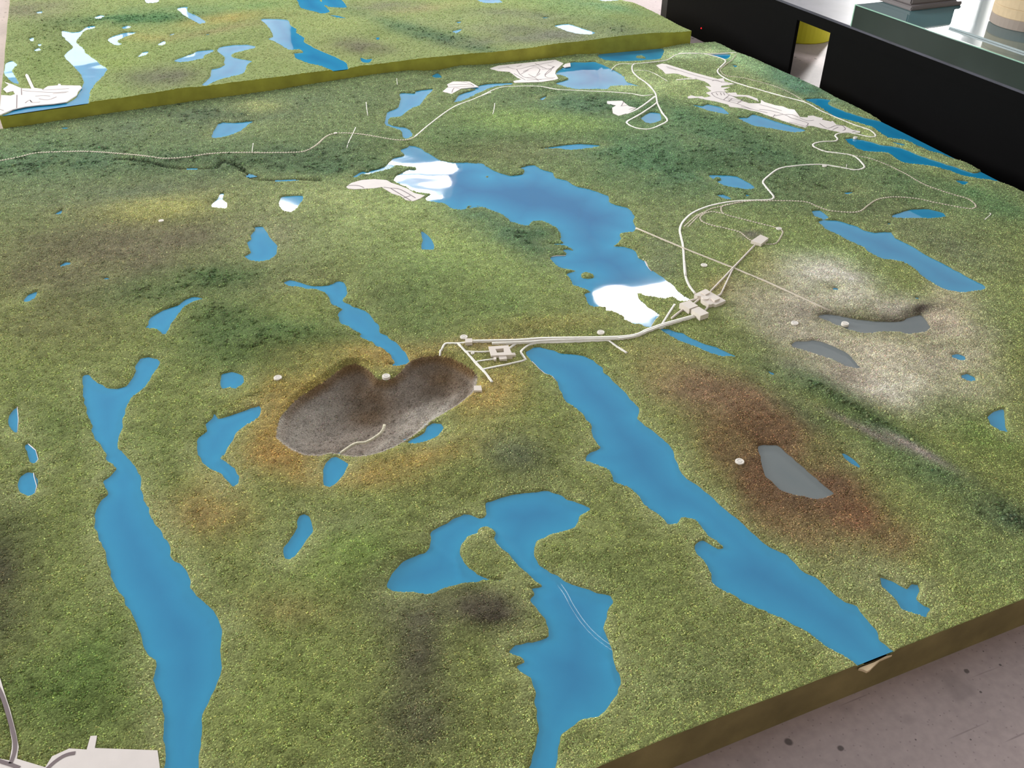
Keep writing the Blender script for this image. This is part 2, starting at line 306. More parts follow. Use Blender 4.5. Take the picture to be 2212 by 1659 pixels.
# ------------------------------------------------------------------ outlines read from the photograph
LAKES = [
 # long lake on the left
 'J 1330,60 1280,170 1180,270 1110,320 1070,400 1040,560 1005,700 1010,740 1110,840 1160,910 1200,970 1200,1080 1225,1180 1280,1290 1390,1480 1450,1570 1460,1659 O 1530,-80 1600,0 1630,60 1630,120 1690,200 1810,310 1860,390 1900,470 1880,560 1885,800 1880,870 1820,1000 1750,1140 1725,1250 1710,1400 1695,1530 1690,1659 1700,2050 1400,2050 1410,1659 1410,1500 1390,1300 1400,1150 1340,1000 1310,870 1330,800 1325,740 1270,720 1220,620 1180,470 1110,310 1030,190 970,110 965,50 940,0 J 900,1659 870,1590 830,1480 805,1390 815,1280 860,1190 930,1140 915,1090 875,1030 960,965 1000,920 960,880 885,840 920,800 870,730 820,670 780,600 780,540 740,450 720,350 700,200 695,120 750,120 830,180 910,225 1000,235 1070,215 1120,170 1150,90 F 1150,1640 1200,1560 1270,1545 1340,1560 1365,1590 1345,1659',
 'J 1690,660 1770,600 1750,540 1810,480 1830,440 1870,490 1930,480 2100,420 2200,385 K 150,400 250,375 255,440 220,490 120,550 40,610 15,660 0,700 J 1975,690 1940,750 1930,790 1860,830 1940,865 2010,910 2040,980 2030,1040 1990,1080 1930,1020 1890,960 1780,915 1720,860 1690,790',
 'J 1890,110 1980,90 2075,125 2080,190 2010,240 1970,225 1890,240 1880,170',
 'J 145,390 158,500 150,620 120,610 70,540 75,470',
 'J 205,720 240,705 310,760 330,840 295,880 250,860 235,790',
 'J 230,950 290,955 325,1020 305,1130 240,1155 170,1120 145,1060 170,990',
 'F 1740,1050 1640,1035 1580,1060 1530,1100 1390,1150 1280,1215 1260,1270 1240,1300 1350,1310 1380,1355 1420,1350 1450,1280 1510,1190 1560,1130 1640,1080',
 'F 200,1060 240,1015 320,985 300,1040 255,1075 205,1080',
 'F 505,770 560,735 605,740 600,760 530,778',
 'F 875,878 910,868 945,880 905,890',
 'F 455,335 500,305 535,293 515,332',
 'F 1800,250 1850,205 1880,150 1910,150 1900,200 1935,230 1930,280 1850,275 1810,270',
 'G 430,180 610,170 605,210 555,275 510,310 460,305 405,250',
 'G 190,440 265,435 300,480 340,540 390,600 380,670 320,720 240,735 170,725 110,690 170,660 130,570 170,545 165,510 205,460',
 'G 1615,465 1690,520 1730,590 1725,635 1620,630 1620,590 1630,540',
 'G 440,910 500,890 560,900 690,940 830,935 900,905 950,910 985,950 985,1010 950,1065 1050,1120 1150,1150 1210,1220 1260,1290 1265,1330 1330,1370 1410,1430 1500,1530 1520,1580 1490,1610 1430,1625 1350,1615 1400,1600 1370,1560 1350,1520 1210,1430 1090,1370 1110,1350 1040,1310 940,1260 905,1190 940,1140 860,1100 820,1020 760,980 640,965 580,950 490,940',
 'K 1490,700 1650,610 1665,560 1720,530 1790,535 1810,570 1760,640 1680,680 1560,705',
 'K 780,950 800,870 850,825 890,815 1000,880 960,960 900,1040 840,1080 785,1060',
 'K 580,1320 620,1305 670,1330 695,1420 690,1460 640,1530 590,1600 545,1659 500,1690 455,1685 440,1640 440,1590 480,1550 530,1480 560,1420 555,1370',
 # lake with two lobes and a long foot
 'M 200,1210 400,1150 700,1105 750,1110 860,1165 1000,1225 1090,1260 1000,1320 960,1410 890,1450 740,1490 640,1540 605,1600 600,1640 P 1145,100 1150,170 1200,240 1330,320 1450,375 1580,420 1690,445 1700,490 1660,580 1645,680 1670,760 1690,840 1710,920 1745,990 1755,1080 1740,1140 1690,1200 1640,1270 1600,1300 1500,1315 1420,1360 1340,1430 1325,1500 1310,1580 1290,1656 1250,1800 1050,1800 1110,1656 1150,1560 1170,1470 1180,1350 1170,1250 1145,1190 1155,1110 1120,1030 1050,970 1010,940 1090,910 1060,880 975,845 1010,790 1080,780 1190,770 1250,740 1260,680 1230,610 1170,540 1130,480 1160,440 1115,390 1200,378 1150,340 1090,280 1010,200 970,150 880,80 865,40 890,0 M 290,1470 260,1440 210,1410 150,1410 120,1440 130,1470 P 760,12 680,30 635,100 630,150 660,210 750,290 850,325 930,337 780,343 640,360 520,385 440,430 390,440 280,420 160,415 120,390 130,330 180,260 260,190 370,150 415,110 430,30 K 1690,1590 1695,1500 1700,1450 1800,1400 1910,1340 1990,1310 2030,1315 2110,1350 2170,1350 M 200,1330 205,1290',
 # long diagonal lake on the right, running off the board
 'H 540,1500 600,1465 660,1460 720,1480 850,1515 1000,1530 1100,1570 1190,1640 M 1200,90 1290,180 1380,260 1430,330 1500,400 1505,440 1490,490 1620,600 1730,680 1790,760 1820,860 1870,970 1960,1040 2100,1140 2200,1240 Q 200,-90 290,0 370,70 450,120 550,160 640,260 780,340 900,460 950,490 1040,515 1100,600 1170,680 1190,760 1240,800 1290,840 1400,960 1100,1050 1060,945 1020,910 950,870 800,790 700,700 600,655 500,600 430,575 320,520 210,470 120,420 70,390 20,340 0,250 M 2000,1650 1970,1600 1975,1570 2050,1535 2090,1560 2180,1605 Q 105,110 M 2180,1555 2080,1470 2000,1370 1930,1340 1860,1330 1830,1385 1750,1395 1720,1350 1640,1290 1540,1220 1500,1140 1420,1080 1290,1030 1260,940 1160,890 1050,850 1060,800 1110,770 1185,740 1100,650 1100,560 1010,440 960,400 880,350 850,290 820,230 800,170 760,130 700,110 650,70 600,15 H 590,1580 550,1540',
 'Q 1200,315 1290,345 1390,400 1420,365 1465,370 1480,410 1450,470 1500,515 1560,535 1535,570 1530,605 1450,575 1350,545 1310,470 1250,410 1210,380',
 'N 1900,480 1960,430 2040,405 2045,490 2060,580 2080,610 2010,600 1930,550',
 'N 640,770 700,800 760,840 820,900 800,915 740,880 680,830',
 'S6 1750,915 1810,905 1880,930 1885,965 1820,970 1760,945', 'S6 1840,1110 1900,1095 1975,1130 1980,1165 1910,1170 1850,1140',
 'S6 605,282 635,270 670,285 660,300 620,300', 'S6 1398,365 1440,368 1430,386 1405,384',
 # large central lake
 'B 1520,1240 1600,1260 1700,1320 1790,1370 1900,1390 2080,1385 2150,1400 C 20,1385 150,1390 250,1450 350,1490 410,1500 510,1490 520,1450 480,1440 560,1415 610,1410 680,1450 760,1470 790,1520 880,1540 960,1590 1100,1620 1200,1659 H 1240,170 1250,220 1300,250 1400,270 1430,300 1465,340 1450,380 1475,440 1450,480 1340,490 1350,530 1330,570 1290,600 1380,605 1480,645 1500,700 1560,730 1590,790 1680,850 1740,890 R2 1060,335 1130,420 1220,490 1300,540 1250,555 1150,560 1110,530 1060,500 960,530 860,505 700,485 640,460 590,450 630,540 700,610 760,650 890,740 830,810 790,870 770,900 720,915 640,860 560,860 470,815 420,810 400,750 240,690 175,685 180,645 110,635 0,625 H 1220,1140 1090,1110 1060,1060 1040,1010 1095,990 1040,970 940,930 910,870 880,840 955,810 870,800 800,770 740,700 790,680 870,680 880,660 840,640 880,620 940,635 860,595 720,583 860,575 830,540 830,490 790,440 680,385 580,390 560,430 480,415 420,400 350,340 200,280 120,250 40,260 20,290 0,290 G 2120,270 2060,250 2000,290 1900,290 1820,240 1660,215 R5 1320,950 1370,900 1440,885 1290,870 1200,850 1100,820 1030,770 850,700 810,660 850,600 960,540 1060,490 1160,500 1170,460 1020,450 930,430 830,430 800,460 740,490 690,500 600,520 420,570 300,570 220,620 140,630 220,570 320,520 400,540 420,520 620,470 680,440 730,390 800,310 880,290 990,270 970,240 910,180 1040,130 1060,90',
 'B 1440,795 1570,800 1570,780 1715,760 1690,800 1640,850 1600,910 1530,930 1440,1000 1350,1010 1335,1055 1400,1080 1500,1095 1545,1140 1540,1170 1490,1190 1465,1180 1450,1120 1350,1085 1308,1060 1330,960 1420,920 1440,860',
 'B 1895,880 1950,810 2100,760 C 0,770 200,720 420,708 430,725 260,745 130,800 0,860 B 2090,815 1950,870',
 'C 800,620 920,535 1040,535 1130,530 1270,590 1370,650 1400,700 1520,740 1420,735 1250,740 1240,765 1110,765 960,765 790,715 900,680 860,650 790,640',
 'C 1150,470 1330,440 1700,415 1690,500 1640,515 1360,530 1200,515',
 'C 650,850 715,820 680,860', 'C 640,1275 870,1240 1000,1230 1180,1245 1100,1265 920,1285 800,1270',
 'C 1520,1010 1600,960 1680,970 1690,1030 1600,1060 1560,1050',
 'E 420,575 540,590 590,575 700,600 770,650 760,665 600,635 500,600',
 'E 840,690 930,690 970,660 1080,690 1200,730 1300,760 1430,800 1330,820 1150,790 990,765 890,720',
 'E 595,150 780,150 740,195', 'E 795,240 840,245 825,264',
 'E 590,1180 700,1180 830,1190 950,1250 990,1290 920,1305 720,1270 640,1220',
 'E 650,1350 720,1345 800,1385 750,1390', 'E 905,1340 960,1355 920,1367',
 # lakes along the far right edge of the board
 'D 340,850 450,840 560,855 540,890 680,950 850,1005 1030,1050 1440,1240 1650,1370 1500,1320 1400,1290 1280,1235 1200,1200 1050,1180 920,1090 750,1040 600,1000 490,930 400,880',
 'D 680,1190 730,1180 900,1210 1000,1240 1150,1260 1350,1340 1600,1420 1780,1480 1870,1465 2120,1590 1950,1545 1720,1510 1500,1440 1370,1415 1180,1390 1050,1310 900,1300 800,1280',
 'S8 480,148 690,193 650,215 560,187',
 'I 400,300 470,295 550,360 500,375 430,350',
 'I 450,390 600,380 780,430 830,460 940,485 1080,480 1110,530 1230,590 1400,690 1560,770 1740,870 1890,950 1840,980 1680,995 1530,970 1370,880 1270,790 1180,740 1000,710 930,680 820,600 720,560 630,510 530,460',
 'I 1085,340 1240,290 1400,285 1530,320 1550,350 1440,365 1250,365 1090,360',
 'I 1620,38 1740,50 1690,82', 'I 665,145 770,138 700,162', 'I 1040,402 1080,408 1060,422',
 'B 1710,650 1760,625 1800,665 1740,670', 'A 1800,1175 1860,1060 1900,1045 2000,1050 2170,1035 2110,1070 2070,1110 1990,1150 1880,1180',
 'A 500,1095 560,1088 610,1092 560,1106',
 # river below the dam road
 'R2 890,925 1010,930 1120,975 1200,985 1330,1060 1500,1130 1650,1170 1900,1290 1880,1300 1700,1290 1500,1220 1300,1140 1120,1070 1000,1000',
 'N 0,70 95,112 60,122',
 'A 1600,1438 1690,1438 1640,1454', 'B 150,1500 180,1488 200,1505 170,1512', 'B 400,1545 470,1535 560,1545 450,1552',
]
ISLANDS = ['H 1005,835 1050,825 1110,840 1110,870 1060,880 1015,870', 'E 630,1215 690,1195 710,1225 660,1235', 'C 185,1505 225,1500 210,1520', 'C 1470,485 1530,480 1560,500 1490,497']
GREY = ['S6 470,540 500,530 580,525 680,545 800,570 950,585 1080,595 1180,600 1280,585 1390,545 1450,530 1510,600 1540,650 1520,690 1450,705 1330,715 1250,700 1100,690 990,710 860,705 740,670 580,600 480,560',
 'S6 215,820 265,785 350,785 420,775 520,790 640,840 720,880 790,930 830,980 860,1020 900,1040 830,1045 740,1025 660,985 580,950 450,910 340,870 250,850',
 'Z 1638,964 1650,961 N 100,720 160,760 200,800 280,870 390,960 500,1060 590,1130 500,1175 440,1180 330,1160 200,1135 130,1100 40,1010 Z 1652,1028 1645,1000']
PIT = 'R4 90,900 110,780 140,690 250,570 360,480 560,360 700,250 800,190 870,180 960,215 1040,290 1070,330 1180,345 1260,310 1330,250 1420,150 1540,110 1700,100 1850,140 1990,220 2060,280 2060,370 2030,450 1900,560 1750,650 1600,740 1500,830 1400,900 1250,990 1090,1050 920,1085 780,1075 640,1050 500,1075 380,1070 240,1020 130,940'
# pale cut card plates: outline, engraved lines
PLATES = [
 ('town_plate', 'R8 100,320 200,285 500,255 880,215 980,258 890,340 880,380 920,440 880,455 720,480 400,490 380,470 480,450 430,430 340,360 200,350',
  ['S5L 460,450 690,580', 'R8 300,300 420,330 560,300', 'R8 420,330 500,420 720,455', 'R8 560,300 700,270 860,240', 'R8 640,260 800,330 870,300', 'R8 500,360 620,310 700,330 660,400', 'R8 720,330 840,330 760,400', 'R8 470,390 560,340', 'R8 520,430 640,420 700,380', 'R8 540,460 700,450 860,440', 'R8 860,300 760,390 790,430 880,430', 'R8 200,320 330,300', 'R8 590,290 750,310', 'R8 420,300 480,280', 'R8 660,455 690,470', 'R8 790,280 880,300', 'R8 560,390 660,440']),
 ('town_plate', 'R8 970,290 1000,265 1060,250 1065,295 1000,305', []),
 ('town_plate', 'B 1800,780 1850,740 1840,720 1890,695 2030,695 2110,740 1960,755 1880,800', ['B 1850,725 1960,720 2060,725', 'B 1840,745 1950,740 2060,738', 'B 1880,790 1900,750 1950,755', 'B 1960,698 2040,715 2070,738']),
 ('town_plate', 'R8 1500,710 1680,705 1760,770 1850,790 1740,855 1640,885 1570,855 1560,790 1610,760 1500,740', ['R8 1700,715 1670,770', 'R8 1660,770 1740,760', 'R8 1760,810 1830,790']),
 ('airfield_plate', 'R6 130,300 220,275 300,285 700,410 1000,490 1110,520 1200,505 1220,560 1380,600 1310,610 1170,630 1160,655 1310,650 1200,690 1290,715 1210,712 1250,740 1400,735 1420,770 1600,780 1740,830 1760,875 1680,840 1560,800 1420,800 1330,790 1420,835 1600,905 1790,910 1800,850 1860,890 2000,930 R7 250,200 380,220 470,260 560,270 620,345 650,388 770,395 775,370 860,365 930,390 1020,405 1000,430 1140,460 1170,450 1230,510 1350,525 1480,590 1610,615 1605,640 1480,640 1300,630 1150,600 1000,565 880,535 780,525 740,555 650,530 480,480 250,400 100,350 0,310 R6 1640,1020 1500,985 1300,960 1280,930 1100,880 940,850 800,820 640,830 630,800 690,780 770,800 860,795 900,815 1010,795 920,740 1010,710 910,630 1010,645 970,600 900,555 800,525 640,490 490,440 400,430 280,440 230,380 180,350',
  ['R6 290,320 700,450 1000,530 1300,590', 'R6 300,340 450,380', 'R6 1020,555 1080,535 1180,575', 'R6 1010,745 1100,725 1240,735 1280,770 1600,880', 'R6 1010,745 1060,800 1200,855 1420,915 1640,1000', 'R6 1200,855 1290,780', 'R6 1240,820 1420,850 1600,900', 'R6 1280,880 1340,830', 'R6 1420,910 1500,860', 'R6 1270,850 1480,890', 'R7 0,190 140,225 360,290', 'R7 0,270 140,280 380,340', 'R7 250,350 220,390', 'R7 250,370 400,350 500,400 640,440 780,490 740,540', 'R7 420,350 520,350 620,390', 'R7 640,400 760,450 870,440', 'R7 960,490 1090,570 1200,530 1330,525', 'R7 1330,525 1375,580 1330,605', 'R7 1170,590 1260,550', 'R7 1480,630 1540,610', 'R7 480,470 740,540', 'R6 1480,960 1900,1060', 'R6 1080,740 1110,780', 'R6 1150,740 1170,780', 'R6 1200,740 1220,780']),
 ('village_plate', 'R5 60,760 140,700 300,655 500,640 700,655 780,700 900,740 1030,790 1140,860 1310,900 1240,945 1180,970 1120,990 1010,970 930,910 800,870 680,800 630,765 500,785 200,800 90,790',
  ['R5 90,745 200,740 290,755 340,780', 'R5 650,770 770,785 920,805 1160,940', 'R5 770,790 960,905 1090,985', 'R5 970,940 1080,905']),
 ('quarry_plate', 'S4 -260,1150 0,1220 125,1245 155,1090 160,1000 120,780 70,600 0,370 -60,200 -40,60 0,150 60,350 130,560 200,830 245,1060 220,1220 600,1335 690,1190 920,1085 1150,1100 1200,920 1285,915 1255,1080 2090,1110 2120,1346 2160,1750 -260,1750',
  ['S4 -40,250 40,420 110,640 170,860 200,1010 190,1150 140,1285', 'S4 -200,1180 0,1255 140,1300 260,1346', 'S4 560,1430 640,1345 720,1270 830,1195 920,1160 1000,1148']),
 ('airstrip_spur', 'R6 450,525 620,512 770,510 770,522 620,524 452,537', []),
]
CROP['S5L'] = (1060, 110, 240 / 2212.0)
FAR_PLATES = [('town_plate', 'S3 70,270 200,312 340,372 500,378 400,165 420,140 450,160 545,365 690,385 760,340 920,325 930,300 965,305 970,325 1280,330 1300,360 1240,420 1220,480 1050,590 850,620 600,640 400,665 200,710 0,795 -60,850 -28,640 15,482 170,490 240,465 210,415 110,440 50,385 140,315',
  ['S3 340,375 345,480', 'S3 270,480 265,690', 'S3 360,410 600,430 860,440 1090,430', 'S3 690,385 700,400 1100,380', 'S3 480,560 520,600 640,590', 'S3 0,710 60,730', 'S3 560,500 700,490 800,500', 'S3 400,610 470,560 500,600', 'S3 840,460 1060,440', 'S3 620,540 760,560 900,510'])]
FAR_LAKES = [
 'A 50,540 100,520 150,550 105,600 150,680 160,720 100,700 40,640 35,600',
 'A 530,260 600,275 680,270 740,230 810,220 800,245 720,265 690,300 650,360 710,410 730,450 850,540 915,590 880,650 820,710 770,790 755,880 740,930 300,1000 -60,1060 0,1000 150,930 300,905 570,880 650,830 690,760 710,700 690,640 620,560 550,490 560,460 620,400 560,340 530,300',
 'A 300,110 330,98 362,98 350,122', 'A 800,155 850,130 893,136 860,166', 'A 248,330 287,318 288,357 262,352', 'A 318,375 357,376 340,402', 'A 286,432 330,408 352,430 320,442',
 'A 1036,235 1090,218 1128,235 1060,252', 'A 920,340 960,310 1070,280 1170,275 1120,300 1040,330 1000,355 1050,380 1000,392 940,365', 'A 1342,382 1400,348 1418,370 1380,392',
 'A 1168,492 1220,445 1272,438 1240,474', 'A 1440,302 1500,280 1462,307', 'A 1240,-20 1360,-20 1340,25 1250,30', 'A 1510,70 1600,58 1600,100 1690,140 1760,190 1710,207 1600,150 1550,115', 'A 1740,296 1800,290 1770,304',
 'S7 330,580 520,510 560,490 700,475 725,490 615,540 620,560 500,587 400,600', 
 'S7 750,490 770,455 900,430 1060,430 1130,455 1000,490 890,520 900,550 1090,585 1040,610 1020,670 990,710 850,745 730,780 640,825 590,820 680,740 690,665 770,650 820,620 810,600 820,550',
 'S7 1165,185 1280,180 1420,190 1450,240 1510,280 1500,310 1580,360 1580,400 1700,470 1820,520 1980,600 2000,660 1990,700 1880,690 1780,645 1600,600 1500,555 1480,510 1570,508 1540,475 1440,480 1300,400 1230,375 1280,350 1265,300 1220,240',
 'S7 1470,-60 1730,-60 1735,10 1825,110 1750,137 1700,120 1550,80 1520,20', 'S7 1740,-40 1890,-40 1995,75 1830,72 1760,30', 'S7 1815,145 1900,150 2000,180 1900,173',
 'B 1100,490 1150,508 1205,500 1170,540 1110,530', 'B 1228,320 1268,318 1250,348', 'B 1915,190 1965,183 1940,203', 'B 1880,270 1970,248 1920,287', 'B 1930,160 1985,156 1955,166',
 'C 100,-20 270,-20 340,25 180,30', 'C 780,220 900,205 980,230 1130,280 1080,300 960,290 850,255', 'C 660,150 760,148 700,160', 'C 1110,-20 1300,-20 1330,5 1200,14',
]
# ------------------------------------------------------------------ board edges (slightly bowed)
def quad(pts, z, ax):
    p = np.array(pts, float); P = back(p[:, 0], p[:, 1], np.full(len(p), z)); a, b = P[:, 1 - ax], P[:, ax]
    return np.polyfit(a, b, 2)
kF = quad([(0,250),(187,224),(430,189),(662,159.5),(781,147),(930,126.6),(1060,114.4),(1207,101),(1380,82),(1495,75)], ZF, 1)
kN = quad([(2212,1294.5),(2042,1364),(1872,1433),(1700,1497),(1532,1562),(1420,1610),(1307,1659)], ZT, 1)
kR = quad([(1545,95.5),(1652,142),(1771,196.5),(1912,267),(2014,318),(2184,402)], ZT, 0)
yfar = lambda x: np.polyval(kF, np.clip(x, -1.1, 3.25))
ynear = lambda x: 0.783 + (np.polyval(kN, np.clip(x, .3, 1.6)) - 0.783) * sstep(np.minimum((np.asarray(x) + .2) / .7, (3.4 - np.asarray(x)) / 1.6))
xright = lambda y: np.where(y > 2.3, np.polyval(kR, np.clip(y, 2.3, 4.9)), np.polyval(kR, 2.3))
XL = -1.0
xl_far, xr_far, y_back = -0.5542, 3.0601, 8.3

# ------------------------------------------------------------------ rasters of distance and height
class Field:
    def __init__(s, x0, x1, y0, y1, h, ztop, zw, lakes, grey, plates, islands, seed, hill, pit=None, mounds=(), gullies=()):
        s.x0, s.y0, s.h = x0, y0, h; s.ztop, s.zw = ztop, zw
        s.xs = np.arange(x0, x1 + h, h); s.ys = np.arange(y0, y1 + h, h)
        X, Y = np.meshgrid(s.xs, s.ys, indexing='ij'); s.X, s.Y = X, Y
        M_ = .16
        def stamp(target, P):
            a = np.clip(((P.min(0) - M_ - (x0, y0)) / h).astype(int), 0, None); b = ((P.max(0) + M_ - (x0, y0)) / h).astype(int) + 1
            sl = (slice(a[0], max(a[0] + 2, b[0])), slice(a[1], max(a[1] + 2, b[1])))
            if X[sl].size == 0: return sl, None
            d = poly_sdf(P, X[sl], Y[sl]); target[sl] = np.minimum(target[sl], d); return sl, d
        s.lake = np.full(X.shape, M_); s.blue = np.full(X.shape, M_); s.list = []
        isl = [soften(ground_poly(t, zw), 0, 1) for t in islands]
        rag = (fbm(X, Y, 45, seed + 40, 2) - .5) * .009
        for kind, arr in (('w', lakes), ('g', grey)):
            for t in arr:
                P = soften(ground_poly(t, zw), 0, 1); tmp = np.full(X.shape, M_); sl, d = stamp(tmp, P)
                if d is None: continue
                for q in isl: 
                    d = np.maximum(d, -poly_sdf(q, X[sl], Y[sl]))
                size = math.sqrt(abs(np.ptp(P[:, 0]) * np.ptp(P[:, 1])))
                d = d + rag[sl] * min(1, size / .25)
                s.lake[sl] = np.minimum(s.lake[sl], d)
                if kind == 'w': s.blue[sl] = np.minimum(s.blue[sl], d)
                s.list.append((kind, sl, d))
        s.plate = np.full(X.shape, M_); s.plist = []
        for t in plates:
            P = ground_poly(t[1], ztop + .0045); s.plist.append(P); stamp(s.plate, P)
        s.pit = np.full(X.shape, M_); s.gully = np.full(X.shape, M_)
        if pit: stamp(s.pit, soften(ground_poly(pit, ztop), 0, 1))
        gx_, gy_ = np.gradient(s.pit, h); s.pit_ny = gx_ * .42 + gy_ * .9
        hl = fbm(X, Y, 1.3, seed, 3); hl = np.clip((hl - .35) * 2.4, 0, 1.3)
        dd = np.minimum(s.lake, s.plate)
        z = ztop + .002 + hill * hl * sstep(dd / .15) + (fbm(X, Y, 9, seed + 9, 2) - .5) * .004 * sstep(dd / .05)
        px_, py_ = project(X, Y, np.full(X.shape, ztop)) if pit or mounds else (None, None)
        for cx, cy, rx, ry, ang, hh in mounds:
            ca, sa = math.cos(math.radians(ang)), math.sin(math.radians(ang)); dx, dy = px_ - cx, py_ - cy
            z = z + hh * np.exp(-((dx * ca + dy * sa) / rx) ** 2 - ((-dx * sa + dy * ca) / ry) ** 2) * sstep(dd / .035)
        for t in gullies:
            q = PX(t); q3 = back(q[:, 0], q[:, 1], np.full(len(q), ztop))
            for a_, b_ in zip(q3[:-1, :2], q3[1:, :2]):
                e = b_ - a_; tt = np.clip(((X - a_[0]) * e[0] + (Y - a_[1]) * e[1]) / (e @ e), 0, 1); dm = np.hypot(X - a_[0] - tt * e[0], Y - a_[1] - tt * e[1])
                s.gully = np.minimum(s.gully, dm)
        z = z - .009 * np.exp(-(s.gully / .012) ** 2)
        z = np.where(s.plate < 0.0, ztop + .0005, z)
        if pit:
            d = -s.pit
            dep = .016 * sstep(d / .018) + .022 * sstep(d / .15)
            z = np.where(d > -.02, z - (z - ztop) * sstep((d + .02) / .02), z)
            z = np.where(d > 0, ztop + .001 - dep - .006 * sstep(d / .006) + (fbm(X, Y, 26, 5, 3) - .5) * .012 * sstep(d / .05), z)
        s.bank = np.clip(s.lake / h, -1, 1)
        s.land = z
        s.z = np.where(s.lake < h * 1.01, zw + s.bank * np.where(s.bank > 0, z - zw, .003), z)
        s.occ = np.zeros(X.shape, bool)
    def at(s, A, x, y):
        u = np.clip((np.asarray(x) - s.x0) / s.h, 0, len(s.xs) - 1.001); v = np.clip((np.asarray(y) - s.y0) / s.h, 0, len(s.ys) - 1.001)
        i = u.astype(int); j = v.astype(int); a = u - i; b = v - j
        return (A[i, j] * (1 - a) + A[i + 1, j] * a) * (1 - b) + (A[i, j + 1] * (1 - a) + A[i + 1, j + 1] * a) * b
    def gp(s, px, py, lift=0.0):
        """place on the relief under a pixel"""
        px = np.asarray(px, float); py = np.asarray(py, float); z = np.full(px.shape, s.ztop)
        for k in range(5):
            P = back(px, py, z + lift); z = s.at(np.maximum(s.land, s.zw) if s.pit.min() > .15 else s.z_over, P[..., 0], P[..., 1])
        P[..., 2] = z
        return P
    def mark(s, pts, wid):
        for x, y in pts:
            r = wid / 2 + s.h; i0, i1 = int((x - r - s.x0) / s.h), int((x + r - s.x0) / s.h) + 2; j0, j1 = int((y - r - s.y0) / s.h), int((y + r - s.y0) / s.h) + 2
            i0, j0 = max(i0, 0), max(j0, 0)
            sub = (s.X[i0:i1, j0:j1] - x) ** 2 + (s.Y[i0:i1, j0:j1] - y) ** 2 < (wid / 2 + .0015) ** 2
            s.occ[i0:i1, j0:j1] |= sub

NF = Field(XL, 3.34, 0.70, 4.92, 0.005, ZT, ZT - .0025, LAKES, GREY, PLATES, ISLANDS, 11, .016, PIT,
    [(1870,655,110,22,6,.012), (2010,668,50,18,-20,.010), (1800,600,80,24,10,.008), (1200,255,150,22,2,.014), (1550,330,160,26,10,.012), (1720,175,130,16,25,.010), (1000,310,140,22,-5,.012), (560,330,260,18,-4,.008), (340,455,150,26,-4,.012), (900,620,160,50,10,.010), (640,730,160,36,-8,.010), (1110,960,110,50,20,.012), (820,1220,140,60,0,.012), (1560,900,120,40,22,.008), (1790,860,120,24,28,.010), (2060,1040,130,30,26,.012), (1250,440,60,14,10,.006)],
    ['A 1000,1385 1100,1385 1290,1415 1420,1440 1620,1440 1850,1440 1900,1395 2030,1425 2130,1490 2212,1510 B 130,1500 200,1530 400,1540 560,1530 700,1535 760,1540'])
NF.z_over = np.maximum(NF.land, NF.zw)
FF = Field(xl_far - .01, xr_far + .03, 4.40, y_back, 0.008, ZF, ZF - .003, FAR_LAKES, [], FAR_PLATES, [], 51, .022)
FF.z_over = np.maximum(FF.land, FF.zw)

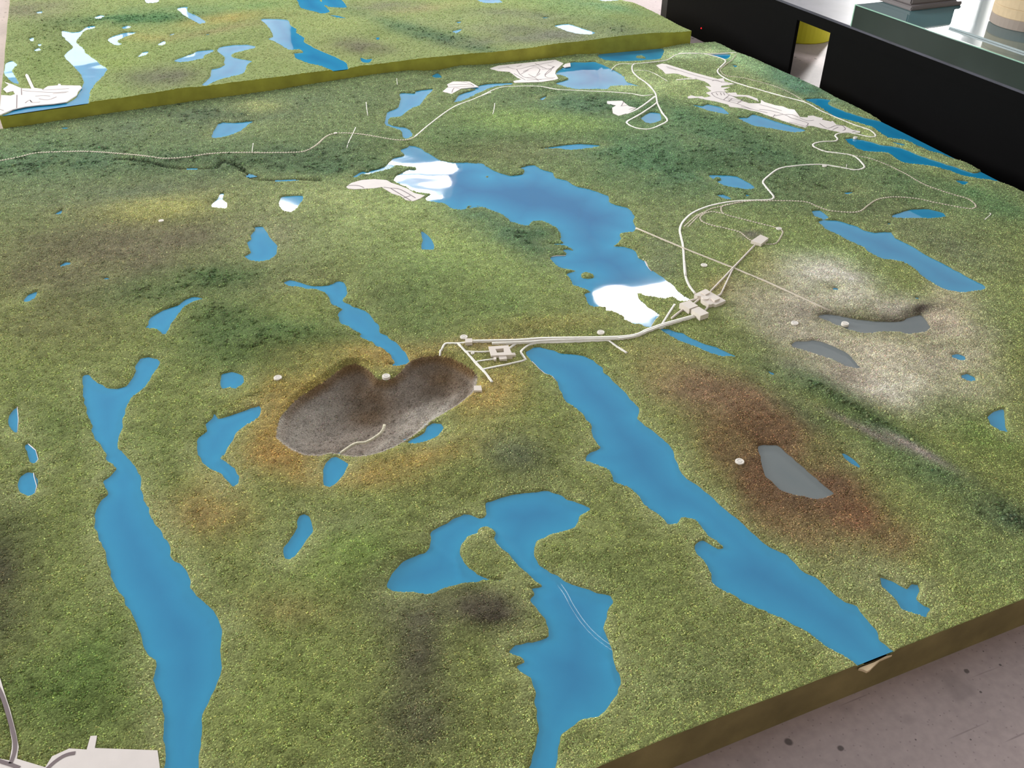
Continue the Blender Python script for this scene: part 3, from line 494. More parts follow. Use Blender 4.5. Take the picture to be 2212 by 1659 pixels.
# ------------------------------------------------------------------ paint on the relief
# px, py, radius x, radius y, angle in degrees, colour, strength
PAINT = [
 (1100,520,420,140,10,(126,140,78),.7), (820,480,200,80,0,(134,146,86),.6), (570,520,95,75,0,(140,146,100),.6), (330,520,260,110,-8,(104,104,72),.75), (350,450,130,32,-4,(142,142,72),.85), (700,430,130,34,4,(136,146,86),.7), (900,440,120,60,10,(140,156,84),.75), (1000,560,160,60,15,(132,150,76),.6), (230,560,200,50,-8,(106,98,74),.7), (560,600,160,40,-6,(120,122,76),.6), (560,260,120,26,-6,(122,134,80),.6), (830,640,60,40,20,(112,118,72),.6),
 (120,560,140,80,0,(96,94,62),.6), (640,740,170,50,-8,(62,92,46),.85), (470,700,110,60,0,(70,92,48),.6), (420,610,200,40,-10,(74,94,52),.7), (100,700,150,60,0,(100,100,60),.6),
 (1000,650,200,90,20,(98,118,62),.6), (900,700,110,60,30,(92,108,58),.6), (1040,460,160,40,25,(74,104,72),.7), (1150,510,90,40,30,(72,98,64),.7), (760,360,300,30,3,(72,96,62),.75),
 (200,350,300,34,-3,(74,96,64),.8), (480,250,320,40,-6,(88,104,72),.75), (60,330,120,40,0,(70,98,64),.6), (260,410,200,26,-4,(96,108,76),.6), (620,330,260,28,-6,(80,100,66),.7), (560,230,60,16,0,(128,136,80),.6),
 (1000,300,160,40,-10,(82,104,58),.7), (1190,262,150,22,3,(124,148,70),.85), (1280,220,160,30,4,(74,100,68),.85), (1150,330,160,22,2,(112,118,74),.7), (1450,360,220,60,8,(72,104,66),.85), (1600,330,170,40,18,(68,100,66),.8),
 (1500,250,130,40,10,(72,104,66),.75), (1480,190,140,30,10,(134,150,90),.8), (1360,180,90,20,0,(140,156,100),.6), (1640,170,120,30,25,(128,138,86),.5), (1720,180,130,22,26,(74,112,84),.85), (1600,130,70,18,20,(120,150,100),.7), (1480,115,60,12,0,(150,170,120),.7),
 (1680,380,160,40,18,(78,100,62),.7), (1950,400,160,30,22,(80,104,64),.75), (2130,430,90,24,20,(76,110,64),.8), (1800,420,130,30,10,(90,104,62),.6), (1860,270,90,22,20,(136,148,80),.6), (1960,330,120,16,22,(140,152,86),.7),
 (1480,500,80,60,0,(112,124,74),.7), (1600,520,110,50,0,(122,138,76),.7), (1420,560,60,50,30,(104,114,78),.6), (1650,570,60,30,30,(140,136,74),.6), (1560,620,40,24,0,(140,130,80),.6), (1622,507,26,9,0,(104,94,90),.95),
 (1800,560,120,36,18,(118,138,72),.75), (1950,640,150,26,18,(128,142,82),.6), (2120,560,90,60,20,(112,122,76),.6), (2020,520,130,40,22,(100,108,74),.6), (2150,680,80,60,20,(120,132,80),.6),
 # pale tailings
 (1790,600,90,36,12,(176,172,154),.9), (1880,650,130,30,10,(164,158,140),.9), (1720,660,70,50,0,(160,154,132),.75), (1640,645,60,44,0,(146,140,112),.55), (1780,735,130,36,12,(150,144,122),.8), (1930,760,150,50,12,(160,152,128),.85), (1990,820,120,40,10,(180,172,150),.95), (2050,680,60,50,60,(170,158,132),.85), (1900,840,130,34,14,(176,170,150),.85), (2070,760,70,60,0,(160,152,130),.8), (1880,690,150,14,6,(96,88,74),.6), (1990,665,40,14,-20,(80,72,62),.8), (1690,790,60,30,20,(136,128,108),.7), (1830,810,60,30,20,(134,124,106),.7),
 # dark scrub band by the river
 (1660,800,90,24,28,(60,86,44),.9), (1790,850,110,26,28,(58,84,46),.9), (1720,890,110,26,26,(74,100,60),.8), (1900,930,110,24,28,(66,88,50),.85), (2040,1030,120,26,26,(80,96,60),.75), (2160,1110,90,36,22,(74,90,60),.8), (2100,920,110,40,26,(104,124,56),.7), (1960,1010,130,40,26,(84,104,60),.6), (2050,880,60,40,0,(120,128,82),.6), (1860,925,90,8,26,(128,116,108),.6), (1980,970,80,8,28,(132,122,112),.6), (1620,740,60,20,25,(100,110,70),.6), (2120,1200,120,50,20,(112,128,74),.6),
 # rust around the pond
 (1480,830,110,44,20,(128,108,76),.85), (1570,865,140,56,22,(122,98,70),.95), (1640,930,100,50,24,(116,90,58),.95), (1560,960,60,50,60,(112,92,54),.7), (1690,1080,110,60,20,(104,79,50),.95), (1780,1030,90,50,30,(106,82,54),.9), (1840,1120,120,50,24,(114,83,52),.85), (1700,1010,150,90,26,(108,82,55),.55), (1720,1040,70,50,30,(92,74,54),.6), (1730,1150,120,40,20,(118,98,60),.7), (1640,1030,50,60,60,(104,78,50),.85), (1930,1180,60,36,0,(120,96,62),.6), (1400,780,70,40,20,(138,130,74),.7), (1330,790,60,36,30,(120,130,66),.5),
 (1900,1250,120,50,24,(128,132,88),.6), (1700,1250,120,40,24,(122,130,76),.6),
 # ochre rim of the open pit
 (820,770,170,26,3,(148,124,58),.8), (690,830,110,40,-35,(144,128,58),.85), (590,900,60,80,0,(142,120,54),.9), (600,990,80,40,10,(150,118,54),.9), (740,1020,130,30,3,(144,120,56),.8), (900,990,150,30,-14,(142,124,58),.7), (1060,850,80,50,-20,(150,132,66),.85), (940,800,40,30,0,(150,118,54),.6), (440,1110,90,50,0,(136,116,60),.75), (480,1040,60,60,0,(140,126,66),.6), (340,1110,60,40,0,(136,126,70),.5), (620,1320,90,36,0,(128,112,62),.45), (1060,740,110,16,-3,(160,136,84),.7), (1180,700,160,20,-4,(136,130,66),.6),
 # grey dusted patches, and a dark vignette painted in at the left edge
 (900,1390,60,150,6,(78,74,58),.8), (1040,1310,100,46,10,(76,70,54),.85), (840,1300,60,60,0,(86,84,60),.6), (900,1560,80,70,0,(80,78,58),.7), (0,1290,70,150,0,(64,60,46),.85), (40,1130,100,60,0,(80,86,48),.6), (1110,980,80,46,20,(102,110,74),.6), (760,1130,70,30,0,(112,116,74),.6), (250,1400,120,130,0,(84,108,42),.6), (150,1480,180,120,0,(82,102,42),.6), (600,1500,160,160,0,(110,124,52),.5), (1500,1450,220,90,-20,(112,122,68),.5), (1350,1250,130,60,20,(110,124,62),.5), (800,1200,150,80,0,(104,124,52),.6), (80,900,120,90,0,(96,112,54),.6), (300,950,120,120,0,(104,120,58),.5), (180,1120,120,90,0,(104,118,52),.5),
]
FPAINT = [
 (330,100,260,40,0,(120,136,76),.6), (300,40,160,12,-3,(72,108,66),.9), (360,35,60,14,0,(70,110,66),.8), (440,35,60,10,0,(84,108,66),.7), (480,40,90,12,-8,(150,140,74),.75), (120,90,110,50,0,(104,116,68),.6), (330,170,90,24,-6,(104,102,84),.85), (320,80,60,10,0,(150,144,80),.6), (470,65,120,8,-10,(136,130,84),.6), (380,20,120,10,0,(112,134,82),.7),
 (60,20,90,20,-5,(120,120,88),.8), (100,140,70,40,0,(110,128,66),.6), (250,120,90,30,0,(132,148,74),.6), (230,190,90,24,0,(132,150,80),.5), (640,110,100,20,0,(138,142,86),.5), (780,100,60,16,8,(108,104,82),.8), (860,50,110,12,14,(84,116,76),.85), (960,85,120,14,12,(84,108,74),.85), (980,55,120,10,6,(132,140,96),.6), (900,20,90,8,-8,(150,146,92),.7), (840,15,70,12,0,(118,116,92),.7), (1060,40,160,14,0,(136,148,92),.6), (1190,70,130,22,6,(112,116,90),.7), (1320,60,110,20,12,(108,120,82),.7), (1130,30,90,8,4,(112,114,94),.6), (1240,20,110,16,10,(112,140,84),.6), (1290,10,90,10,10,(100,134,88),.7), (1100,85,120,10,-4,(112,112,98),.6), (1400,80,80,14,0,(120,132,88),.5), (720,50,80,16,0,(140,150,86),.5), (560,10,80,10,0,(112,140,80),.6),
]
GAIN_N, GAIN_F = np.array([1.84, 1.82, 1.86]), np.array([1.22, 1.24, 1.26])
def paint(x, y, z, field, far):
    px, py = project(x, y, z)
    if far: base = np.array(lin((130, 142, 82))[:3])[None] * np.ones((len(x), 1))
    else:
        a = np.array(lin((115, 124, 62))[:3]); b = np.array(lin((102, 118, 70))[:3]); t = sstep((py - 350) / 300)[:, None]
        base = a * t + b * (1 - t)
    wob = (fbm(x, y, 7, 91, 3) - .5) * 1.5
    for cx, cy, rx, ry, ang, col, st in (FPAINT if far else PAINT):
        ca, sa = math.cos(math.radians(ang)), math.sin(math.radians(ang))
        dx, dy = px - cx, py - cy; u = (dx * ca + dy * sa) / rx; v = (-dx * sa + dy * ca) / ry
        r2 = u * u + v * v; k = r2 < 6
        if not k.any(): continue
        wgt = np.zeros(len(x)); wgt[k] = np.clip(min(st * 1.2, 1.0) * np.exp(-r2[k] * .9) * (1 + wob[k]), 0, 1)
        base = base * (1 - wgt[:, None]) + np.array(lin(col)[:3])[None] * (1.13 if col[1] > col[0] and sum(col) < 262 else 1.13 if min(col) > 105 else 1.0) * wgt[:, None]
    base = base * (GAIN_F if far else GAIN_N) * (1 + ((fbm(x, y, 55, 33, 3) - .5) * (.7 if not far else .25)))[:, None]
    gr = base @ np.array([.3, .59, .11]); ds = (.12 if far else .15) + (0 if far else .05 * sstep((650 - py) / 250)); ds = np.asarray(ds * np.ones(len(x)))[:, None]; base = base * (1 - ds) + gr[:, None] * ds
    lk = field.at(field.lake, x, y)
    if not far:
        gu = np.clip(1 - field.at(field.gully, x, y) / .016, 0, 1)[:, None] * .75; base = base * (1 - gu) + np.array(lin((52, 62, 46))[:3]) * gu
        sh = np.clip(1 - field.at(field.blue, x, y) / .07, 0, 1) * .62 * np.clip(fbm(x, y, 12, 71, 2) * 1.8 - .25, 0, 1) * (.45 + .55 * sstep((py - 700) / 300))
        base = base * (1 - sh[:, None]) + np.array(lin((192, 198, 140))[:3]) * sh[:, None]
        pt = field.at(field.pit, x, y); k = pt < .004
        if k.any():
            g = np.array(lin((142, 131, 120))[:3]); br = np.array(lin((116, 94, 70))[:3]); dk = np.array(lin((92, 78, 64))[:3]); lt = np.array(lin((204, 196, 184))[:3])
            c = g[None] * (0.85 + .35 * fbm(x[k], y[k], 40, 3, 2)[:, None])
            def sp(c, cx, cy, rx, ry, ang, col, st):
                ca, sa = math.cos(ang), math.sin(ang); dx, dy = px[k] - cx, py[k] - cy
                wg = st * np.exp(-(((dx * ca + dy * sa) / rx) ** 2 + ((-dx * sa + dy * ca) / ry) ** 2)); wg = np.clip(wg * (.6 + .8 * fbm(x[k], y[k], 25, 8, 2)), 0, 1)[:, None]
                return c * (1 - wg) + col * wg
            for q in [(800, 860, 50, 40, .6, br, .8), (790, 880, 36, 26, 0, dk, .85), (960, 820, 60, 40, .5, br, .8), (990, 790, 50, 14, .4, br, .8), (945, 850, 30, 22, 0, dk, .6), (790, 905, 50, 18, 0, br, .7), (900, 900, 60, 20, -.5, lt * .8, .6), (760, 800, 30, 26, 0, br, .5), (690, 900, 60, 50, 0, lt * .75, .5), (640, 940, 40, 40, 0, lt * .8, .6), (940, 900, 60, 8, -.75, lt * .95, .9), (850, 950, 70, 7, -.5, lt, .5), (860, 970, 40, 10, -.6, lt * .8, .7)]: c = sp(c, *q)
            ny = field.at(field.pit_ny, x[k], y[k]); soil_shade = np.array(lin((122, 96, 62))[:3])
            rim = (np.clip(1 + pt[k] / .010, 0, 1) * .45 * (ny < .1))[:, None]; c = c * (1 - rim) + lt * rim  # light lip painted along the near half of the rim
            wl_ = (np.clip(1.5 + pt[k] / .010, 0, 1) * .8 * sstep((ny - .1) / .5))[:, None]; c = c * (1 - wl_) + soil_shade * wl_  # soil brown with the shade of the far wall painted in
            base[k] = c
    return base

# ------------------------------------------------------------------ the setting
box('floor', -9, 12, -4, 13.6, -.05, 0, M['floor'])['kind'] = 'structure'
wl = box('wall_far', -9, 12, 13.5, 13.7, 0, 4.2, M['wall']); wl['kind'] = 'structure'
wr = box('wall_right', 11.8, 12, -4, 13.5, 0, 4.2, M['wall']); wr['kind'] = 'structure'
def window(name, x0, x1, z0, z1, y):
    o = box(name, x0, x1, y - .04, y, z0, z1, M['frame']); o['kind'] = 'structure'
    n = max(2, round((x1 - x0) / .9)); wdt = (x1 - x0) / n
    for i in range(n): box('pane', x0 + i * wdt + .04, x0 + (i + 1) * wdt - .04, y - .05, y - .035, z0 + .05, z1 - .05, M['pane'], o)
window('window_1', -1.6, 1.0, 1.35, 2.5, 13.5)
window('window_2', 6.2, 8.8, 1.0, 2.9, 13.5)
box('ceiling', -9, 12, -4.2, 1.0, 3.3, 3.5, M['wall'])['kind'] = 'structure'  # unseen part ceiling, added to cut world light on the near side
box('shade_wall', -9, 12, -4.2, -4.0, 0, 3.3, M['wall'])['kind'] = 'structure'  # unseen wall, added to block world light from behind the camera
o = box('window_3', 11.75, 11.8, 10.35, 11.35, 1.95, 3.05, M['frame']); o['kind'] = 'structure'
for i in range(2): box('pane', 11.735, 11.755, 10.40 + i * .47, 10.83 + i * .47, 2.0, 3.0, M['pane3'], o)
o = box('dark_panel_1', 2.3, 4.6, 13.44, 13.5, 0, 2.9, M['dark']); o['kind'] = 'structure'  # unseen dark panel, added for its reflection in the far lakes

# ------------------------------------------------------------------ the two relief models
near = empty('terrain_model', (1.2, 2.7, 0)); props(near, 'large square relief map of a mine with blue lakes, roads and open pit', 'terrain model')
far = empty('terrain_model', (1.25, 6.4, 0)); props(far, 'thicker grassy relief map panel with many small ponds standing behind the mine model', 'terrain model')

def attr(me, name, data, typ='FLOAT_COLOR', dom='POINT'):
    a = me.attributes.new(name, typ, dom)
    a.data.foreach_set('color' if typ == 'FLOAT_COLOR' else ('vector' if typ == 'FLOAT_VECTOR' else 'value'), np.ascontiguousarray(data, np.float32).ravel())

def build_ground(field, S, T, fx, far_):
    """structured grid (S x T) with board edges followed; returns top mesh and the rim"""
    X, Y = fx(S, T)
    z = field.at(field.z, X, Y)
    lk = field.at(field.lake, X, Y)
    grain = rng.random(X.shape) * .0022 + (vnoise(X, Y, 140, 5) - .5) * .0025
    pl = field.at(field.plate, X, Y)
    z = z + grain * sstep(lk / .01) * (pl > .004)
    n, m_ = X.shape
    V = np.stack([X, Y, z], -1).reshape(-1, 3)
    idx = np.arange(n * m_).reshape(n, m_)
    Q = np.stack([idx[:-1, :-1], idx[1:, :-1], idx[1:, 1:], idx[:-1, 1:]], -1).reshape(-1, 4)
    deep = (lk < -2.5 * field.h).reshape(-1)
    Q = Q[~deep[Q].all(1)]
    me = np_mesh('ground', V, Q)
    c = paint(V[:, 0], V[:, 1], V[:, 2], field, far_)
    if not far_: c = c * np.where(field.at(field.pit, V[:, 0], V[:, 1]) < .003, .85, .66)[:, None]      # ground colour darkened under the crumbs so the gaps show dark
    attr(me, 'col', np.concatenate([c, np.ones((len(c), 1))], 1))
    return me, X, Y, z
def near_xy(S, T):
    s, t = np.meshgrid(S, T, indexing='ij')
    X0 = XL + s * (3.2246 - XL); ya, yb = ynear(X0), yfar(X0)
    Y = ya + t * (yb - ya); X = XL + s * (xright(Y) - XL)
    return X, Y
def far_xy(S, T):
    s, t = np.meshgrid(S, T, indexing='ij'); X = xl_far + s * (xr_far - xl_far); Y = yfar(X) + .003 + t * (y_back - yfar(X) - .003); return X, Y
# rows thin out away from the viewer's side
T1 = np.cumsum(np.linspace(.0036, .0085, 640)); T1 = np.concatenate([[0], T1]) / T1[-1]
me, X, Y, Z = build_ground(NF, np.linspace(0, 1, 830), T1, near_xy, False)
g1 = link('ground', me, M['ground'], near); g1['label'] = 'green and ochre painted ground with scenic grass texture'
me2, X2, Y2, Z2 = build_ground(FF, np.linspace(0, 1, 420), np.linspace(0, 1, 330) ** 1.15, far_xy, True)
g2 = link('ground', me2, M['ground'], far)
def rim(name, pts, zbot, mt, parent, inward=None):
    pts = np.array(pts); n = len(pts); V = np.concatenate([pts, np.column_stack([pts[:, :2], np.full(n, zbot)])])
    V = np.concatenate([V]); i = np.arange(n - 1)
    Q = np.stack([i, i + n, i + 1 + n, i + 1], -1); return link(name, np_mesh(name, V, Q), mt, parent)
def edge(X, Y, Z, sl): return np.stack([X[sl], Y[sl], Z[sl]], -1)
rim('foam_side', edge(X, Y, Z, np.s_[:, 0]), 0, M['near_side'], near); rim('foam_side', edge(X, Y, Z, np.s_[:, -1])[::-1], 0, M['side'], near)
rim('foam_side', edge(X, Y, Z, np.s_[0, :])[::-1], 0, M['side'], near); rim('foam_side', edge(X, Y, Z, np.s_[-1, :]), 0, M['side'], near)
rim('foam_side', edge(X2, Y2, Z2, np.s_[:, 0]), 0, M['side'], far); rim('foam_side', edge(X2, Y2, Z2, np.s_[:, -1])[::-1], 0, M['side'], far)
rim('foam_side', edge(X2, Y2, Z2, np.s_[0, :])[::-1], 0, M['side'], far); rim('foam_side', edge(X2, Y2, Z2, np.s_[-1, :]), 0, M['side'], far)

CREASES = [  # folds in the acrylic sheet: lake, line, height, half width
 (28, 'Z 1290,405 1268,440 1257,470 1262,492 1290,520 1301,537 1284,556 1294,590', -.0007, .018), (28, 'H 440,30 520,60 560,160 580,260 585,400', .0006, .02),
 (19, 'M 195,1340 260,1430 330,1500 P 960,80 1040,180 1130,290', .0016, .009), (19, 'P 1200,290 1270,340 1340,430 1400,540 1490,670 1590,770 1690,840', .0016, .010), (19, 'P 1260,470 1330,580 1420,660', .0008, .010), (19, 'P 430,90 500,150 570,215', .0010, .009), (19, 'P 610,225 640,350', .0010, .008), (19, 'P 1680,940 1690,1020 1735,1110', .0010, .010),
 (31, 'R8 1310,270 1295,370 1345,430 1310,500 1290,560', -.0010, .018), (31, 'R8 1430,290 1395,360 1410,430 1390,560', .0012, .010),
 (1, 'J 1870,850 1920,950 1980,1050', .0008, .006), (15, 'G 930,910 970,950 975,1010', .0012, .010)]
def spline(p, step=4.0):
    """smooth curve through pixel points"""
    out = []; n = len(p)
    for i in range(n - 1):
        p0, p1, p2, p3 = p[max(i - 1, 0)], p[i], p[i + 1], p[min(i + 2, n - 1)]; k = max(2, int(np.hypot(*(p2 - p1)) / step))
        for t in np.arange(k) / k: out.append(.5 * (2 * p1 + (p2 - p0) * t + (2 * p0 - 5 * p1 + 4 * p2 - p3) * t * t + (3 * p1 - p0 - 3 * p2 + p3) * t ** 3))
    out.append(p[-1]); return np.array(out)
def lakes(field, parent, far_):
    for li, (kind, sl, d) in enumerate(field.list):
        x, y = field.X[sl], field.Y[sl]
        st = 2 if d.size > 4000 and not any(k == li for k, *_ in (CREASES if not far_ else [])) else 1
        x, y, dd = x[::st, ::st], y[::st, ::st], d[::st, ::st]
        keep = (dd < field.h * .4 * st) & (field.pit[sl][::st, ::st] > .002)
        if far_: x = np.clip(x, xl_far + .001, xr_far - .001); y = np.clip(y, yfar(x) + .004, y_back)
        else: y = np.clip(y, ynear(x) + .0015, yfar(x) - .001); x = np.clip(x, XL + .001, xright(y) - .0015)
        n, m_ = x.shape; idx = np.arange(n * m_).reshape(n, m_)
        Q = np.stack([idx[:-1, :-1], idx[1:, :-1], idx[1:, 1:], idx[:-1, 1:]], -1).reshape(-1, 4)
        Q = Q[keep.reshape(-1)[Q].any(1)]
        zz = np.full(x.shape, field.zw + 3e-5 * (li % 7))
        for k, t, hh, ww in (CREASES if not far_ else []):
            if k != li: continue
            q = spline(PX(t), 6); q3 = back(q[:, 0], q[:, 1], np.full(len(q), field.zw))
            dm = np.full(x.shape, 1e9)
            for a_, b_ in zip(q3[:-1, :2], q3[1:, :2]):
                e = b_ - a_; tt = np.clip(((x - a_[0]) * e[0] + (y - a_[1]) * e[1]) / (e @ e + 1e-12), 0, 1); dm = np.minimum(dm, np.hypot(x - a_[0] - tt * e[0], y - a_[1] - tt * e[1]))
            zz = zz + hh * np.exp(-(dm / ww) ** 2)
        V = np.stack([x, y, zz], -1).reshape(-1, 3)
        e = V[Q]; area_ = np.ptp(e[:, :, 0], 1) * np.ptp(e[:, :, 1], 1); Q = Q[area_ > 1e-7]
        if len(Q) == 0: continue
        used, inv = np.unique(Q, return_inverse=True); V = V[used]; Q = inv.reshape(-1, 4)
        me = np_mesh('lake', V, Q)
        dep = np.clip((-dd.reshape(-1)[used] - .01) / .13, 0, 1) ** .8
        attr(me, 'depth', dep, 'FLOAT'); 
        me.polygons.foreach_set('use_smooth', np.ones(len(me.polygons), bool))
        o = link('tailings_pond' if kind == 'g' else 'lake', me, M['grey_water' if kind == 'g' else 'water'], parent)
        o['label'] = 'dull grey tailings pond' if kind == 'g' else 'glossy blue acrylic water'
lakes(NF, near, False); lakes(FF, far, True)

# ------------------------------------------------------------------ plates of cut card
def ribbon(P, wid, zlift, thick, name, mt, parent, endcap=True):
    """band of given width laid along the points P (n,3)"""
    P = np.array(P); d = np.gradient(P[:, :2], axis=0); d /= np.linalg.norm(d, axis=1)[:, None] + 1e-9
    nrm = np.stack([-d[:, 1], d[:, 0]], -1) * (np.asarray(wid) / 2).reshape(-1, 1)
    L = np.column_stack([P[:, :2] + nrm, P[:, 2] + zlift]); Rr = np.column_stack([P[:, :2] - nrm, P[:, 2] + zlift]); n = len(P)
    dz = np.array([0, 0, thick]); V = np.concatenate([L, Rr, L - dz, Rr - dz]); i = np.arange(n - 1)
    Q = [np.stack([i + n, i + n + 1, i + 1, i], -1), np.stack([i, i + 1, i + 1 + 2 * n, i + 2 * n], -1), np.stack([i + 1 + n, i + n, i + 3 * n, i + 1 + 3 * n], -1)]
    Q.append(np.array([[0, 2 * n, 3 * n, n], [n - 1, 2 * n - 1, 4 * n - 1, 3 * n - 1]]))
    return link(name, np_mesh(name, V, np.concatenate(Q)), mt, parent)
def plates(field, defs, parent):
    for (nm, s, lines), P in zip(defs, field.plist):
        if parent is far: P = np.column_stack([np.maximum(P[:, 0], xl_far + .002), np.maximum(P[:, 1], yfar(P[:, 0]) + .006)])
        elif nm == 'town_plate': P = np.column_stack([P[:, 0], np.minimum(P[:, 1], yfar(P[:, 0]) - .004)])
        zt = field.ztop + .0045
        o = prism(nm, P, field.ztop + .0002, zt, M['card'], parent); o['label'] = 'pale cut card plate with engraved street lines' if lines else 'pale cut card plate'
        if lines:
            Vs, Qs, off = [], [], 0
            for l in lines:
                q = PX(l); q = spline(q, 6) if len(q) > 2 else q; q3 = back(q[:, 0], q[:, 1], np.full(len(q), zt))
                wd = .0035 if nm != 'quarry_plate' else .007
                d = np.gradient(q3[:, :2], axis=0); d /= np.linalg.norm(d, axis=1)[:, None] + 1e-9; nr = np.stack([-d[:, 1], d[:, 0]], -1) * wd / 2; n = len(q3)
                V = np.concatenate([np.column_stack([q3[:, :2] + nr, np.full(n, zt + .0004)]), np.column_stack([q3[:, :2] - nr, np.full(n, zt + .0004)])])
                i = np.arange(n - 1); Qs.append(np.stack([i + n, i + n + 1, i + 1, i], -1) + off); Vs.append(V); off += 2 * n
            link('street_lines', np_mesh('street_lines', np.concatenate(Vs), np.concatenate(Qs)), M['groove'], o)['kind'] = 'stuff'
plates(NF, PLATES, near); plates(FF, FAR_PLATES, far)

# ------------------------------------------------------------------ roads, railways, pipelines
ROADS = [ # outline centre line, width in pixels of the photograph, kind
 ('road', 'R2 1362,450 1280,340 1230,200 1215,20 R3 500,1200 480,1050 465,820 440,700 420,600 440,520 500,440 600,360 760,290 950,240 1200,205 1600,190 1655,172 1665,140 1550,0 E 1060,1230 1110,1180 1200,1120 1350,1095 1550,1085 1700,1105 1840,1130 1915,1118 1920,1090 1840,1015 1720,990 1580,970 1490,930 1500,905 1570,890 1680,885 1695,862 1675,840 1710,820 1800,815 1980,850 2022,838 1970,790 1850,750 1700,690 1560,630 1430,560 1250,510 1000,440 820,385 720,340 675,300 680,270 740,200 600,150 480,135 340,138', None, .0095),
 ('road', 'C 1450,545 1600,530 1740,510 1840,460 2000,456', None, .008), ('road', 'E 480,135 600,140 835,130', None, .006),
 ('road', 'C 1470,540 1445,560 1450,610 1500,660 1570,710 1640,790 1660,880 1700,960 1742,1015 1725,1045 1600,1097 1480,1090 1405,1055 1405,1030 1500,980 1630,895 1655,870', None, .009),
 ('road', 'C 1640,820 1550,890 1480,935 1400,970', None, .012), ('road', 'C 1270,590 1330,545 1450,545', None, .005),
 ('road', 'B 1560,1170 1700,1050 1880,920 2050,850 2212,785 C 150,820 300,750 450,735 650,735 800,760 950,770 1200,780 1420,795 1540,815 1620,805', None, .007),
 ('railway', 'A 0,1370 160,1340 300,1305 500,1295 700,1290 900,1300 1200,1325 1400,1350 1600,1340 1850,1305 2212,1300 B 200,1302 500,1300 620,1290 720,1240 800,1170 870,1140 1000,1135 1150,1150 1380,1190 1500,1192 1560,1170', None, .007),
 ('railway', 'S8 0,330 200,360 430,440 700,570 850,660 1000,730 1300,830 1500,890 1595,970 1570,1005 1480,1010 1100,940 900,895 700,870 500,865 320,900 200,980 120,1040 0,1060 I 560,295 450,260 350,220 150,210 0,213 R3 1400,205 1200,230 1000,270 970,310 990,370 1100,410 1300,460 1500,510 1690,560 1780,600 1780,650 1720,750 1660,780 1550,780', None, .005),
 ('railway', 'R3 1200,225 1020,270 840,310 760,350 650,400 480,548', None, .004), ('railway', 'R3 760,365 680,400 525,556', None, .004),
 ('railway', 'R3 990,375 850,350 740,380 690,430 720,480 850,530 1030,570 1220,620 1270,660 1330,710 1380,735', None, .005),
 ('railway', 'E 835,145 790,200 700,270 705,300 740,330 870,345 1100,400 1280,470 1430,560', None, .004),
 ('pipeline', 'H 1475,440 1865,605 R3 1130,1090 I 0,890 570,1150', None, .005),
 ('conveyor', 'R3 1420,785 1130,1090 R2 1570,415', None, .0055), ('conveyor', 'R2 1870,105 1700,465', None, .0055), ('conveyor', 'R2 1290,540 1400,517', None, .006), ('conveyor', 'R2 1350,575 1440,505', None, .006), ('conveyor', 'R2 1495,670 1545,615', None, .006), ('conveyor', 'R2 1700,460 1660,480', None, .006),
 ('road', 'R2 1092,592 1010,720 925,855', None, .008), ('conveyor', 'R2 1210,648 1130,710 1050,775', None, .006),
 ('road', 'R1 140,590 165,510 190,470 230,464 320,464 400,455', None, .010), ('road', 'R1 320,465 400,550 490,650 580,745 660,852', None, .011), ('road', 'R1 400,545 540,550 640,545', None, .008),
 ('road', 'R1 505,650 540,640 690,620', None, .008), ('road', 'R1 570,725 620,713 960,640 982,612 948,560 960,530 1080,465 1400,453 1780,437 1830,445 1900,495 2000,560', None, .010),
 ('road', 'R1 830,515 940,432', None, .012),
 ('causeway', 'R1 460,440 920,430 1200,412 1980,395 2212,325 R2 930,858 1350,740', None, .010), ('causeway', 'R1 660,462 1000,450 1300,430 1980,408 2212,340 R2 940,872 1355,752', None, .007),
 ('path', 'B 1060,1085 1030,1150 1000,1210 985,1260', None, .004), ('path', 'B 1148,870 1155,930 1162,985', None, .004), ('path', 'B 1410,668 1415,722', None, .004), ('path', 'C 272,880 265,930 255,972', None, .004), ('path', 'I 1915,315 1930,325 1880,370', None, .004), ('path', 'C 1460,600 1560,600 1640,630 1750,695', None, .004), ('path', 'E 1775,1085 1770,1112', None, .003), ('path', 'A 2160,1220 2150,1300', None, .003),
]
LAB = dict(road='cream card road', railway='fine beige railway line with ties', pipeline='thin straight pipeline', conveyor='slim cream conveyor bridge', causeway='cream causeway strip over the dam', path='short pale track')
